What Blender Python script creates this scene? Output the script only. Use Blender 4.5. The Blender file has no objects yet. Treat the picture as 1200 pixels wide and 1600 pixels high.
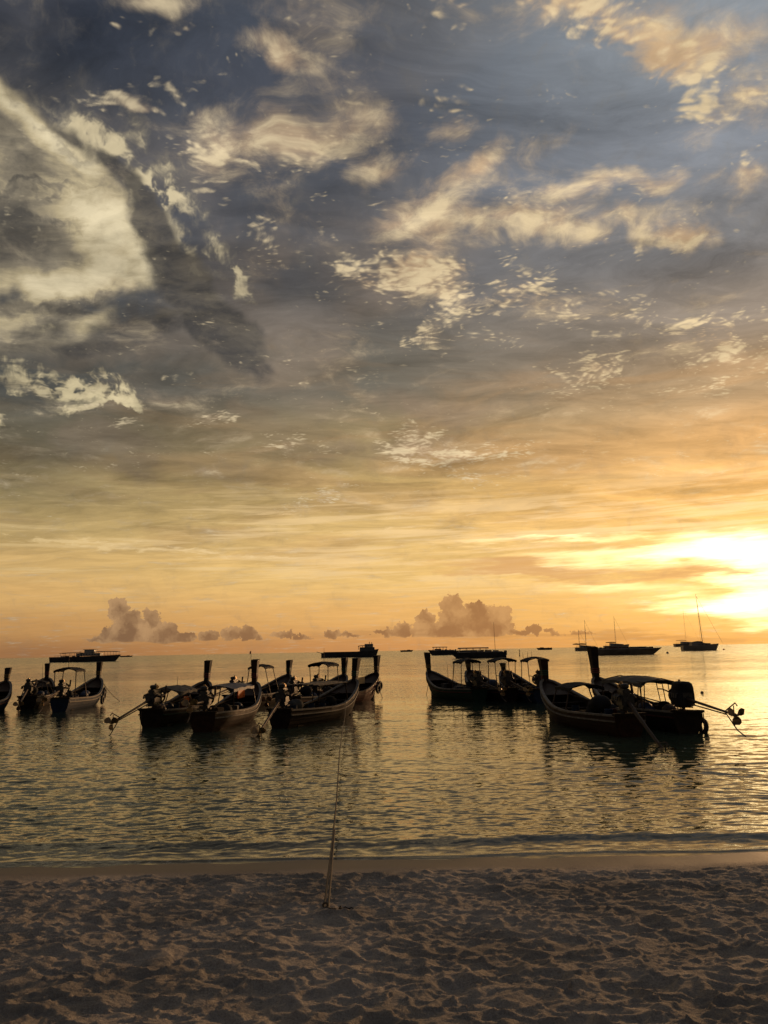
import bpy, bmesh, math, random
import numpy as np
from mathutils import Vector, Matrix, Euler

random.seed(7)
rng = np.random.default_rng(7)
R = math.radians
scene = bpy.context.scene
COL = scene.collection

# ------------------------------------------------------------------ camera
CAM_H = 2.6
F_PX = 1244.0
cam_data = bpy.data.cameras.new('camera')
cam = bpy.data.objects.new('camera', cam_data)
COL.objects.link(cam)
cam.location = (0.0, 0.0, CAM_H)
CAM_M = Matrix.Rotation(R(90 + 9.9), 3, 'X') @ Matrix.Rotation(R(-1.1), 3, 'Z')
cam.rotation_euler = CAM_M.to_euler()
cam_data.sensor_fit = 'VERTICAL'
cam_data.sensor_height = 36.0
cam_data.lens = 36.0 * F_PX / 1600.0
cam_data.clip_start = 0.05
cam_data.clip_end = 90000.0
scene.camera = cam

vs = scene.view_settings
vs.view_transform = 'Standard'
vs.look = 'None'
vs.exposure = 0.0
vs.gamma = 1.0
vs.use_curve_mapping = False

def ray(px, py):
    """direction in the world of a point measured on the photograph"""
    v = CAM_M @ Vector(((px - 600) / F_PX, (800 - py) / F_PX, -1.0))
    return v.normalized()

def ground(px, py, z=0.0):
    """the point of the level z seen at a point of the photograph"""
    d = ray(px, py)
    t = (z - CAM_H) / d.z
    return Vector((d.x * t, d.y * t, z))

def az_el(px, py):
    d = ray(px, py)
    return math.degrees(math.atan2(d.x, d.y)), math.degrees(math.asin(d.z))

def lin(c):
    return tuple(((x / 255.0) / 12.92 if x / 255.0 <= 0.04045 else ((x / 255.0 + 0.055) / 1.055) ** 2.4) for x in c)

# ------------------------------------------------------------------ world
SUN_AZ, SUN_EL = az_el(1222, 905)        # middle of the bright gap in the cloud
LAMP_AZ, LAMP_EL = az_el(1345, 880)       # the sun itself, off to the right behind thin cloud
world = bpy.data.worlds.new('World')
scene.world = world
world.use_nodes = True
world.cycles.sampling_method = 'MANUAL'
world.cycles.sample_map_resolution = 256
wt = world.node_tree
wt.nodes.clear()

class Net:
    def __init__(self, tree):
        self.t = tree
    def node(self, kind, **kw):
        n = self.t.nodes.new(kind)
        for k, v in kw.items():
            setattr(n, k, v)
        return n
    def put(self, sock, v):
        if v is None:
            return
        if isinstance(v, bpy.types.NodeSocket):
            self.t.links.new(v, sock)
        else:
            if sock.type == 'RGBA' and isinstance(v, (tuple, list)) and len(v) == 3:
                v = (*v, 1.0)
            if sock.type in ('VECTOR', 'RGBA') and isinstance(v, (int, float)):
                v = (v, v, v) if sock.type == 'VECTOR' else (v, v, v, 1.0)
            sock.default_value = v
    def m(self, op, a, b=None, c=None, clamp=False):
        n = self.node('ShaderNodeMath', operation=op, use_clamp=clamp)
        for i, v in enumerate((a, b, c)):
            self.put(n.inputs[i], v)
        return n.outputs[0]
    def vm(self, op, a, b=None, scale=None):
        n = self.node('ShaderNodeVectorMath', operation=op)
        self.put(n.inputs[0], a)
        if b is not None:
            self.put(n.inputs[1], b)
        if scale is not None:
            self.put(n.inputs['Scale'], scale)
        return n.outputs['Value'] if op in ('DOT_PRODUCT', 'LENGTH') else n.outputs['Vector']
    def sep(self, v):
        n = self.node('ShaderNodeSeparateXYZ')
        self.put(n.inputs[0], v)
        return n.outputs[0], n.outputs[1], n.outputs[2]
    def comb(self, x, y, z=0.0):
        n = self.node('ShaderNodeCombineXYZ')
        for i, v in enumerate((x, y, z)):
            self.put(n.inputs[i], v)
        return n.outputs[0]
    def noise(self, vec, scale=1.0, detail=4.0, rough=0.55, dist=0.0, color=False, lac=2.0):
        n = self.node('ShaderNodeTexNoise', noise_dimensions='2D')
        self.put(n.inputs['Vector'], vec)
        n.inputs['Scale'].default_value = scale
        n.inputs['Detail'].default_value = detail
        n.inputs['Roughness'].default_value = rough
        n.inputs['Lacunarity'].default_value = lac
        n.inputs['Distortion'].default_value = dist
        return n.outputs['Color' if color else 'Fac']
    def ss(self, v, a, b, lo=0.0, hi=1.0, kind='SMOOTHSTEP'):
        n = self.node('ShaderNodeMapRange', interpolation_type=kind)
        self.put(n.inputs['Value'], v)
        for k, x in (('From Min', a), ('From Max', b), ('To Min', lo), ('To Max', hi)):
            self.put(n.inputs[k], x)
        return n.outputs[0]
    def lerp(self, v, a, b, lo=0.0, hi=1.0):
        return self.ss(v, a, b, lo, hi, 'LINEAR')
    def mix(self, f, a, b, blend='MIX'):
        n = self.node('ShaderNodeMix', data_type='RGBA', blend_type=blend)
        n.clamp_factor = True
        self.put(n.inputs[0], f)
        self.put(n.inputs[6], a)
        self.put(n.inputs[7], b)
        return n.outputs[2]
    def ramp(self, f, stops, interp='LINEAR'):
        n = self.node('ShaderNodeValToRGB')
        n.color_ramp.interpolation = interp
        el = n.color_ramp.elements
        stops = sorted(stops)
        while len(el) > 1:
            el.remove(el[-1])
        el[0].position = stops[0][0]
        el[0].color = (*stops[0][1], 1)
        for p, c in stops[1:]:
            e = el.new(min(max(p, 0), 1))
            e.color = (*c, 1)
        self.put(n.inputs[0], f)
        return n.outputs[0]
    def add(self, *xs):
        xs = list(xs)
        r = xs[0]
        for x in xs[1:]:
            r = self.m('ADD', r, x)
        return r
    def maxi(self, *xs):
        r = xs[0]
        for x in xs[1:]:
            r = self.m('MAXIMUM', r, x)
        return r

W = Net(wt)
wd = W.node('ShaderNodeTexCoord').outputs['Generated']
wd = W.vm('NORMALIZE', wd)
dx, dy, dz = W.sep(wd)
el_deg = W.m('MULTIPLY', W.m('ARCSINE', dz), 57.29578)
el_deg = W.m('MAXIMUM', el_deg, 0.0)
sdir = Vector((math.sin(R(SUN_AZ)), math.cos(R(SUN_AZ)), 0))
hl = W.m('SQRT', W.m('MAXIMUM', W.m('SUBTRACT', 1.0, W.m('MULTIPLY', dz, dz)), 1e-5))
cosaz = W.m('DIVIDE', W.vm('DOT_PRODUCT', wd, tuple(sdir)), hl)
saz = W.m('MULTIPLY', W.m('ARCCOSINE', W.m('MINIMUM', W.m('MAXIMUM', cosaz, -1.0), 1.0)), 57.29578)   # degrees of bearing off the sun

# sky chart: conformal coordinates (degrees) about a point over the sea, good over the whole sky
T0 = 12.0
fx, fy, fz = 0.0, math.cos(R(T0)), math.sin(R(T0))
def chart_py(d):
    f = d.y * fy + d.z * fz
    u = -d.y * fz + d.z * fy
    k = 2 * 57.29578 / (1 + f)
    return d.x * k, u * k
def at(px, py):
    return chart_py(ray(px, py))
cf = W.m('ADD', W.m('MULTIPLY', dy, fy), W.m('MULTIPLY', dz, fz))
cu = W.m('SUBTRACT', W.m('MULTIPLY', dz, fy), W.m('MULTIPLY', dy, fz))
ck = W.m('DIVIDE', 114.59156, W.m('ADD', 1.02, cf))
chart = W.comb(W.m('MULTIPLY', dx, ck), W.m('MULTIPLY', cu, ck), 0.0)

# cloud layer seen in perspective: a level sheet overhead
pk = W.m('DIVIDE', 1.0, W.m('ADD', W.m('MAXIMUM', dz, 0.0), 0.10))
P = W.comb(W.m('MULTIPLY', dx, pk), W.m('MULTIPLY', dy, pk), 0.0)

def warp(vec, scale, amp, detail=3.0, rough=0.5, src=None):
    n = W.noise(src if src is not None else vec, scale, detail, rough, color=True)
    o = W.vm('SUBTRACT', n, (0.5, 0.5, 0.5))
    return W.vm('ADD', vec, W.vm('SCALE', o, scale=amp))

chart_soft = warp(chart, 0.12, 3.2, 4.0, 0.6)
chart_rag = warp(chart_soft, 0.35, 3.5, 4.0, 0.62)

def blob(x, y, rx, ry, ang=0.0, src=None, power=None):
    """soft elliptical patch of sky; centre and half sizes read off the photograph"""
    c = at(x, y)
    e = at(x + 1, y)
    k = math.hypot(e[0] - c[0], e[1] - c[1])
    mp = W.node('ShaderNodeMapping', vector_type='TEXTURE')
    W.put(mp.inputs['Vector'], src if src is not None else chart_soft)
    mp.inputs['Location'].default_value = (c[0], c[1], 0)
    mp.inputs['Rotation'].default_value = (0, 0, R(ang - 1.1))
    mp.inputs['Scale'].default_value = (rx * k, ry * k, 1)
    g = W.node('ShaderNodeTexGradient', gradient_type='SPHERICAL')
    W.put(g.inputs[0], mp.outputs[0])
    return g.outputs['Fac']

def blobs(lst, src=None, fn='add'):
    r = None
    for b in lst:
        w = b[5] if len(b) > 5 else 1.0
        o = blob(*b[:5], src=src)
        if w != 1.0:
            o = W.m('MULTIPLY', o, w)
        r = o if r is None else W.m('ADD' if fn == 'add' else 'MAXIMUM', r, o)
    return r

# --- clear and veiled sky: three columns of colour by elevation, blended by bearing off the sun
def column(samples):
    stops = []
    for x, y, c in samples:
        stops.append((az_el(x, y)[1] / 60.0, lin(c)))
    f = W.m('DIVIDE', el_deg, 60.0)
    return W.ramp(f, stops, 'EASE')
colL = column([(60, 20, (46, 52, 64)), (60, 150, (56, 60, 68)), (60, 330, (66, 69, 76)), (60, 600, (80, 80, 76)), (60, 690, (100, 92, 74)),
               (60, 760, (138, 122, 86)), (60, 820, (182, 156, 104)), (60, 880, (208, 171, 110)), (60, 930, (216, 172, 108)), (60, 980, (194, 146, 90)), (60, 1022, (158, 112, 72))])
colM = column([(600, 20, (70, 76, 86)), (600, 160, (78, 82, 92)), (600, 300, (86, 88, 94)), (600, 430, (92, 90, 90)), (600, 600, (116, 109, 96)), (600, 690, (160, 138, 98)),
               (600, 770, (202, 168, 106)), (600, 840, (230, 190, 120)), (600, 900, (242, 198, 122)), (600, 960, (238, 182, 108)), (600, 1012, (210, 148, 88))])
colR = column([(1150, 20, (146, 152, 158)), (1150, 200, (134, 138, 145)), (1150, 350, (136, 134, 134)), (1150, 480, (150, 136, 122)), (1150, 600, (188, 156, 118)),
               (1150, 690, (224, 170, 108)), (1150, 770, (244, 182, 102)), (1150, 840, (246, 192, 112)), (1150, 900, (250, 196, 112)), (1150, 960, (248, 186, 100)), (1150, 1004, (236, 166, 84))])
azL = abs(az_el(60, 700)[0] - SUN_AZ)
azM = abs(az_el(600, 700)[0] - SUN_AZ)
azR = abs(az_el(1150, 700)[0] - SUN_AZ)
base = W.mix(W.lerp(saz, azR, azM), colR, colM)
base = W.mix(W.lerp(saz, azM, azL), base, colL)
# the sky away from the sun darkens to dusk blue
base = W.mix(W.ss(saz, 55, 150, 0, 0.8), base, W.ramp(W.m('DIVIDE', el_deg, 60.0), [(0, lin((66, 62, 70))), (0.15, lin((58, 58, 70))), (0.7, lin((40, 45, 62)))]))
# physical dusk sky as a thin blue component
sky = W.node('ShaderNodeTexSky', sky_type='NISHITA')
sky.sun_disc = False
sky.sun_elevation = R(LAMP_EL)
sky.sun_rotation = R(LAMP_AZ)
sky.altitude = 0
sky.air_density = 1.0
sky.dust_density = 1.5
sky.ozone_density = 1.5
base = W.mix(0.04, base, W.vm('SCALE', sky.outputs[0], scale=0.05))

# --- veil of high grey cloud
hi = W.ss(el_deg, 9.0, 22.0)
veil_n = W.noise(warp(P, 0.8, 0.9), 0.75, 6.0, 0.55)
veil = W.m('MULTIPLY', W.ss(veil_n, 0.44, 0.62), W.m('MULTIPLY', hi, 0.62))
veil_hole = blobs([(300, 100, 330, 170, 0), (860, 200, 300, 170, 15), (420, 330, 130, 140, 0, .8), (640, 560, 330, 90, 5, .9), (420, 600, 160, 70, 0, .8), (480, 470, 120, 80, 0, .7), (290, 640, 160, 70, 5, 1.1), (730, 540, 160, 70, 0, .8), (1120, 260, 160, 200, 0, .5)])
veil = W.m('MULTIPLY', veil, W.ss(veil_hole, 0.0, 0.55, 1.0, 0.12))
sunf = W.ss(saz, 0, 70, 1.0, 0.0)
veil_col = W.mix(W.ss(el_deg, 14, 40), W.mix(sunf, lin((92, 86, 76)), lin((176, 146, 112))), W.mix(sunf, lin((80, 80, 84)), lin((138, 132, 128))))
col = W.mix(veil, base, veil_col)
# --- brown-grey bars low in the sky
bar_n = W.noise(W.comb(W.m('MULTIPLY', W.m('ARCTAN2', dx, dy), 4.2), W.m('MULTIPLY', el_deg, 0.42), 0.0), 1.0, 5.0, 0.55, 0.6)
bar_m = W.m('MULTIPLY', W.ss(el_deg, 3.5, 8.0), W.ss(el_deg, 24.0, 14.0))
bar = W.m('MULTIPLY', W.m('MULTIPLY', W.ss(bar_n, 0.46, 0.66), bar_m), 0.42)
bar_col = W.mix(sunf, lin((104, 96, 76)), lin((196, 150, 100)))
bar_col = W.mix(W.ss(el_deg, 12, 6), bar_col, W.mix(sunf, lin((160, 134, 92)), lin((228, 176, 112))))
col = W.mix(bar, col, bar_col)

# --- soft grey masses with no edge light
grey = blobs([
    (300, 520, 240, 75, 15, .95), (90, 480, 150, 60, -5, .5), (120, 560, 220, 40, 0, .7), (90, 690, 320, 46, 2, .95), (420, 590, 200, 60, 10, .6),
    (640, 640, 220, 46, 3, .85), (760, 440, 220, 60, 10, .55), (620, 300, 180, 60, 0, .4), (900, 320, 140, 60, 10, .45), (560, 700, 260, 36, 0, .6),
    (250, 730, 330, 34, 0, .6), (960, 620, 260, 40, 0, .3), (480, 520, 140, 60, 20, .7), (560, 180, 160, 50, 5, .3), (760, 260, 90, 60, 0, .45)], chart_soft)
gtex = W.noise(warp(P, 1.6, 0.5), 2.2, 6.0, 0.6)
g_a = W.ss(W.m('ADD', grey, W.m('MULTIPLY', W.m('SUBTRACT', gtex, 0.5), 0.9)), 0.12, 0.75, 0.0, 0.85)
grey_col = W.mix(W.ss(el_deg, 13, 30), W.mix(sunf, lin((92, 87, 76)), lin((168, 142, 112))), W.mix(sunf, lin((72, 75, 80)), lin((130, 124, 120))))
col = W.mix(g_a, col, grey_col)

# --- the great lit cloud on the left and its dark bank
body = blobs([(50, 225, 190, 70, -42, 2.2), (90, 320, 190, 120, -40, 2.4), (30, 400, 190, 120, 0, 2.0), (160, 400, 120, 110, -40, 1.8), (50, 510, 150, 70, 10, 1.4),
              (150, 500, 110, 34, 12, .8), (-120, 380, 260, 220, 0, 2.0)], chart_soft, 'max')
btex = W.noise(warp(chart, 0.3, 2.5), 0.22, 6.0, 0.62)
bd = W.m('ADD', body, W.m('MULTIPLY', W.m('SUBTRACT', btex, 0.5), 0.8))
b_a = W.ss(bd, 0.05, 0.6)
shade = blobs([(0, 345, 120, 50, -5, 1.0), (0, 400, 100, 50, 0, .8), (70, 308, 120, 10, 3, .8), (90, 345, 110, 9, 3, .6), (110, 478, 190, 22, 6, 1.1), (50, 250, 110, 24, -42, .5), (60, 530, 110, 24, 30, .7),
               (150, 300, 90, 24, -45, .3)], chart_rag)
glow = blobs([(70, 200, 170, 26, -42, 1.7), (205, 395, 90, 80, -50, 1.4), (150, 440, 160, 50, 10, 1.2), (20, 450, 140, 40, 0, 1.1), (150, 330, 110, 70, -50, 1.1), (20, 500, 80, 50, 0, .9), (170, 500, 90, 20, 18, .9), (60, 300, 180, 130, -30, .25)], chart_soft)
btex2 = W.noise(warp(W.vm('MULTIPLY', chart, (0.6, 1.5, 1)), 0.3, 2.5), 0.35, 6.0, 0.64)
lit = W.ss(W.add(W.m('MULTIPLY', W.m('SUBTRACT', btex2, 0.5), 1.3), W.m('MULTIPLY', glow, 0.62), W.m('MULTIPLY', shade, -0.55)), -0.55, 1.0)
body_col = W.ramp(lit, [(0, lin((84, 80, 74))), (0.4, lin((134, 124, 106))), (0.7, lin((180, 165, 132))), (1, lin((216, 201, 166)))])
col = W.mix(b_a, col, body_col)

# lit shreds beyond the bank
sh = blobs([(170, 262, 120, 40, -38, 1.2), (255, 312, 80, 28, -8, 1.8), (215, 280, 110, 50, -30, 1.2), (300, 395, 110, 26, -48, 1.6), (335, 460, 90, 22, -62, 1.2), (388, 440, 60, 20, -75, 1.9),
            (350, 385, 80, 16, -42, 1.2), (130, 205, 100, 34, -45, 1.0), (230, 240, 120, 22, -35, .9), (180, 190, 60, 20, -20, .9), (60, 160, 90, 16, -48, .5)], chart_rag)
stex = W.noise(warp(chart, 0.5, 2.0), 0.5, 6.0, 0.64)
shd = W.m('ADD', sh, W.m('MULTIPLY', W.m('SUBTRACT', stex, 0.5), 1.5))
s_a = W.ss(shd, 0.0, 1.25, 0, 0.95)
col = W.mix(s_a, col, W.mix(W.ss(shd, 0.35, 1.6), lin((126, 118, 104)), lin((206, 190, 154))))

bank = blobs([(120, 222, 90, 16, -42, 1.0), (190, 285, 110, 24, -44, 1.5), (248, 362, 120, 38, -52, 1.9), (290, 440, 120, 60, -55, 2.4), (345, 515, 150, 52, -50, 2.2),
              (240, 505, 130, 40, 5, 1.4), (160, 545, 150, 26, 5, 1.2), (20, 590, 120, 14, 3, .7)], chart_soft, 'max')
bk_a = W.ss(W.m('ADD', bank, W.m('MULTIPLY', W.m('SUBTRACT', stex, 0.5), 0.8)), 0.2, 0.95, 0, 0.92)
col = W.mix(bk_a, col, W.mix(W.ss(btex2, 0.35, 0.7), lin((70, 68, 67)), lin((100, 93, 83))))

# lower left lit patch with a ragged right end
lp = blobs([(80, 605, 170, 34, -8, 1.1), (150, 612, 90, 50, -15, 1.3), (120, 640, 130, 30, 8, .9), (20, 660, 60, 20, 8, .5), (100, 520, 90, 30, 20, .5), (215, 640, 30, 18, 0, .6)], chart_rag)
ltex = W.noise(warp(P, 4.0, 0.25), 7.0, 6.0, 0.62)
lp_a = W.ss(W.m('ADD', lp, W.m('MULTIPLY', W.m('SUBTRACT', ltex, 0.5), 1.1)), 0.28, 0.85, 0, 0.95)
lp_d = blobs([(60, 622, 130, 18, -3, 1.2), (10, 640, 100, 18, 0, 1.0)], chart_rag)
lp_l = W.mix(W.ss(W.m('ADD', W.m('MULTIPLY', W.m('SUBTRACT', ltex, 0.5), 2.2), W.m('MULTIPLY', lp, 0.4)), -0.3, 0.8), lin((138, 126, 102)), lin((210, 194, 154)))
col = W.mix(lp_a, col, W.mix(W.ss(lp_d, 0.1, 0.8), lp_l, lin((104, 98, 84))))

# --- shaded puffy cloud: density and the same density a step towards the sun
def lit_layer(col, mask, vecs, scale, detail, rough, lo, hi, light, dark, amt=0.95, gain=3.0, step=0.03):
    n0 = W.noise(vecs, scale, detail, rough)
    sv = (step * math.sin(R(SUN_AZ)) * 2, step * math.cos(R(SUN_AZ)) * 2, 0.0)
    n1 = W.noise(W.vm('ADD', vecs, sv), scale, max(1, detail - 2), rough)
    d = W.m('ADD', mask, W.m('MULTIPLY', W.m('SUBTRACT', n0, 0.5), gain))
    a = W.ss(d, lo, hi, 0, amt)
    sl = W.m('MULTIPLY', W.ss(W.m('SUBTRACT', n0, n1), -0.12, 0.12), W.ss(d, lo, hi, 0.35, 1.0))
    return W.mix(a, col, W.mix(sl, dark, light))

cream = W.mix(sunf, lin((198, 184, 154)), lin((236, 210, 164)))
mid = W.mix(sunf, lin((128, 120, 110)), lin((206, 172, 132)))
Pw = warp(P, 3.0, 0.22, 3.0)
# wide soft wisps
wisp = blobs([(235, 14, 110, 26, 12, 1.1), (440, 92, 80, 30, -12, .9), (450, 112, 30, 22, 0, .8), (250, 185, 110, 26, -5, .5), (370, 230, 120, 60, 0, .9), (480, 225, 110, 40, 5, .9), (590, 180, 90, 30, 0, .75),
              (330, 225, 50, 50, 0, .5), (600, 270, 90, 34, 20, .95), (700, 200, 90, 46, 25, 1.0), (735, 260, 80, 30, 30, .9), (660, 345, 120, 30, 8, .8), (850, 320, 110, 26, 5, 1.0),
              (960, 290, 150, 24, 3, 1.2), (950, 360, 190, 54, 3, 1.6), (1060, 380, 90, 44, 0, 1.2), (800, 350, 120, 30, 0, .9), (700, 370, 110, 30, 0, .8), (1160, 270, 90, 40, 5, .8), (1100, 80, 160, 46, 8, .95), (1040, 40, 130, 60, 0, .8), (1170, 170, 80, 60, 0, .8),
              (850, 30, 190, 40, 0, .7), (640, 430, 120, 46, 5, .7), (430, 380, 60, 70, -30, .6)], chart_soft)
col = lit_layer(col, wisp, Pw, 4.2, 7.0, 0.64, 0.05, 1.25, cream, mid, 0.85, 3.0, 0.02)
# fine fleecy grains
fleece = blobs([(640, 420, 120, 50, 5, 1.1), (740, 400, 100, 30, 5, .8), (440, 400, 60, 55, -30, 1.0), (410, 355, 26, 30, 0, .6), (780, 10, 200, 40, 0, .9), (950, 50, 190, 60, -25, 1.0), (1060, 100, 130, 60, -20, 1.0),
                (1150, 165, 130, 36, 10, 1.0), (330, 250, 110, 60, 0, .75), (470, 230, 110, 50, 0, .7), (190, 180, 70, 34, 0, .8), (230, 195, 40, 24, 0, .7), (190, 55, 60, 24, 0, .6), (300, 50, 70, 20, 0, .6),
                (700, 450, 220, 60, 3, .7), (850, 480, 220, 60, 3, .6), (650, 530, 90, 36, 0, .6), (1140, 560, 150, 90, 10, .95), (920, 590, 110, 40, 3, .95), (1000, 520, 200, 60, 0, .4), (350, 658, 60, 22, 0, 1.1),
                (200, 655, 70, 24, 0, .6), (450, 690, 90, 20, 0, .7), (650, 700, 90, 46, 3, 1.15), (740, 710, 130, 22, 8, 1.0), (745, 742, 80, 18, 0, 1.1), (500, 782, 70, 22, 12, 1.1), (130, 630, 100, 50, 0, .5),
                (700, 170, 90, 40, 0, .5), (960, 380, 170, 50, 0, .6), (560, 400, 90, 70, 0, .4)], chart_soft)
vor = W.node('ShaderNodeTexVoronoi', feature='SMOOTH_F1')
vor.inputs['Scale'].default_value = 48.0
vor.inputs['Smoothness'].default_value = 1.0
W.put(vor.inputs['Vector'], warp(W.vm('MULTIPLY', P, (1.0, 1.25, 1)), 6.0, 0.14, 3.0))
cells = W.m('SUBTRACT', 0.75, vor.outputs['Distance'])
fn = W.noise(Pw, 9.0, 5.0, 0.62)
fd = W.add(W.m('MULTIPLY', cells, 1.3), W.m('MULTIPLY', W.m('SUBTRACT', fn, 0.5), 2.4), W.m('MULTIPLY', fleece, 1.2), -0.1)
f_a = W.m('MULTIPLY', W.ss(fd, 0.74, 1.65, 0, 0.85), W.ss(el_deg, 4, 8))
fcol = W.ss(W.add(W.m('MULTIPLY', cells, 1.3), W.m('MULTIPLY', W.m('SUBTRACT', fn, 0.5), 3.4)), 0.05, 1.05)
col = W.mix(f_a, col, W.mix(fcol, mid, cream))

gr = W.noise(warp(W.vm('MULTIPLY', P, (0.75, 1.3, 1)), 1.7, 0.5, 4.0), 3.2, 7.0, 0.66)
gm = W.m('MULTIPLY', W.m('SUBTRACT', gr, 0.5), W.ss(el_deg, 1.5, 12.0, 0.25, 1.4))
col = W.vm('SCALE', col, scale=W.m('ADD', 1.0, gm))

# --- thin bright streaks towards the horizon
azw = W.m('MULTIPLY', W.m('ARCTAN2', dx, dy), 57.29578)
tilt = W.m('SUBTRACT', el_deg, W.m('MULTIPLY', azw, 0.02))
st_n = W.noise(warp(W.comb(W.m('MULTIPLY', azw, 0.075), W.m('MULTIPLY', tilt, 1.5), 3.0), 0.8, 0.8), 1.0, 6.0, 0.62)
st_m = W.m('MULTIPLY', W.ss(el_deg, 3.0, 6.0), W.ss(el_deg, 13.0, 9.0))
streak = W.m('MULTIPLY', W.ss(W.m('ADD', st_n, W.m('MULTIPLY', sunf, 0.10)), 0.52, 0.72), st_m)
bright = W.mix(sunf, lin((216, 190, 136)), (1.15, 0.80, 0.42))
col = W.mix(W.m('MULTIPLY', streak, 0.5), col, bright)
ripple = blobs([(90, 845, 160, 18, -3, 1.0), (260, 858, 200, 16, -4, 1.0), (420, 870, 150, 14, -3, .7), (680, 855, 120, 14, 3, .7), (440, 802, 80, 8, 0, .9), (600, 826, 200, 8, 3, .7)], chart)
rp = W.noise(warp(W.comb(W.m('MULTIPLY', azw, 0.6), W.m('MULTIPLY', tilt, 3.0), 0), 1.0, 1.0), 1.0, 4.0, 0.6)
col = W.mix(W.ss(W.m('ADD', ripple, W.m('MULTIPLY', W.m('SUBTRACT', rp, 0.5), 2.6)), 0.55, 1.3, 0, W.m('MULTIPLY', W.m('MULTIPLY', W.ss(ripple, 0.0, 0.15), W.ss(el_deg, 14, 10)), 0.7)), col, bright)

# --- the sun's blaze behind thin cloud
gl = blob(1235, 900, 900, 620, 0, chart)
gl2 = W.m('POWER', gl, 3.0)
col = W.mix(1.0, col, W.vm('SCALE', lin((255, 208, 120)), scale=W.m('MULTIPLY', gl2, 0.42)), 'ADD')
chart_st = W.vm('ADD', chart, W.vm('MULTIPLY', W.vm('SUBTRACT', W.noise(W.comb(W.m('MULTIPLY', azw, 0.10), W.m('MULTIPLY', tilt, 0.8), 7.0), 1.0, 5.0, 0.6, color=True), (0.5, 0.5, 0.5)), (14, 2.6, 0)))
blaze = blobs([(1190, 850, 240, 34, 3, 1.5), (1010, 868, 300, 20, 2, .9), (880, 842, 220, 9, 2, .7), (1175, 945, 170, 42, 0, 1.3), (930, 915, 140, 14, 0, .45), (1230, 900, 150, 120, 0, 1.3), (1050, 930, 240, 26, 0, .4)], chart_st)
blc = W.ss(blaze, 0.02, 1.7)
col = W.mix(1.0, col, W.vm('SCALE', (1.0, 0.80, 0.44), scale=W.m('MULTIPLY', blc, 2.1)), 'ADD')
dark_bars = blobs([(1060, 893, 170, 14, 2, 1.1), (1190, 893, 90, 10, 0, .6), (800, 884, 170, 16, -3, 1.2), (860, 902, 140, 9, -3, .8), (1000, 905, 90, 8, 3, .6), (720, 893, 110, 7, -2, .6), (640, 880, 90, 6, 0, .4), (1180, 985, 200, 22, 0, .5), (700, 1000, 420, 26, 0, .25)], chart_st)
col = W.mix(W.ss(dark_bars, 0.10, 0.95, 0, 0.75), col, W.mix(sunf, lin((190, 150, 100)), lin((226, 168, 106))))

# --- cumulus standing along the horizon: heaps of billows with flat feet
cw = W.noise(chart, 1.1, 5.0, 0.62, color=True)
chart_cu = W.vm('ADD', chart, W.vm('SCALE', W.vm('SUBTRACT', cw, (0.5, 0.5, 0.5)), scale=1.25))
heaps = [(190, 950, 17, 18), (205, 972, 22, 22), (200, 990, 42, 18), (240, 972, 14, 22), (256, 988, 26, 20), (290, 994, 22, 8), (160, 998, 18, 6),
         (330, 991, 13, 9), (362, 987, 16, 12), (388, 988, 14, 11), (408, 993, 8, 5), (443, 990, 15, 6), (472, 993, 13, 4), (522, 988, 14, 7), (548, 992, 16, 3.5), (606, 987, 22, 6), (628, 982, 12, 11),
         (664, 968, 13, 15), (690, 984, 48, 14), (704, 955, 20, 24), (712, 975, 28, 22), (742, 958, 18, 20), (745, 978, 30, 20), (778, 962, 18, 17), (776, 980, 26, 14), (808, 986, 20, 6), (833, 981, 11, 9), (858, 985, 12, 5), (900, 990, 26, 5)]
cu = None
for hx_, hy_, rx_, ry_ in heaps:
    o_ = blob(hx_, hy_, rx_ * 1.35, ry_ * 1.35, 0, chart_cu)
    cu = o_ if cu is None else W.m('MAXIMUM', cu, o_)
bil = W.node('ShaderNodeTexVoronoi', feature='F1', voronoi_dimensions='2D')
bil.inputs['Scale'].default_value = 2.2
W.put(bil.inputs['Vector'], chart_cu)
cud = W.m('ADD', cu, W.m('MULTIPLY', W.m('SUBTRACT', 0.45, bil.outputs['Distance']), 0.22))
foot_el = W.m('ADD', 0.82, W.m('MULTIPLY', W.m('SUBTRACT', W.noise(chart, 0.5, 3, 0.5), 0.5), 0.5))
cu_a = W.m('MULTIPLY', W.ss(cud, 0.16, 0.24), W.ss(el_deg, foot_el, W.m('ADD', foot_el, 0.12)))
cu_sh = W.ss(W.add(W.m('MULTIPLY', W.m('SUBTRACT', W.noise(chart_cu, 0.55, 3, 0.5), 0.5), 2.0), W.m('MULTIPLY', cud, -0.55), W.m('MULTIPLY', el_deg, 0.11)), -0.45, 0.45)
cu_dark = W.mix(sunf, lin((100, 83, 68)), lin((178, 124, 74)))
cu_light = W.mix(sunf, lin((162, 133, 102)), lin((216, 160, 98)))
col = W.mix(W.m('MULTIPLY', cu_a, W.ss(saz, 6, 18, 0.35, 0.96)), col, W.mix(cu_sh, cu_dark, cu_light))
low = blobs([(640, 988, 330, 12, 0, .5), (1010, 992, 260, 10, 0, .6)], chart_st)
col = W.mix(W.ss(low, 0.1, 0.6, 0, 0.4), col, cu_dark)

bg = W.node('ShaderNodeBackground')
W.put(bg.inputs[0], col)
bg.inputs[1].default_value = 1.0
wo = W.node('ShaderNodeOutputWorld')
wt.links.new(bg.outputs[0], wo.inputs[0])

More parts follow.
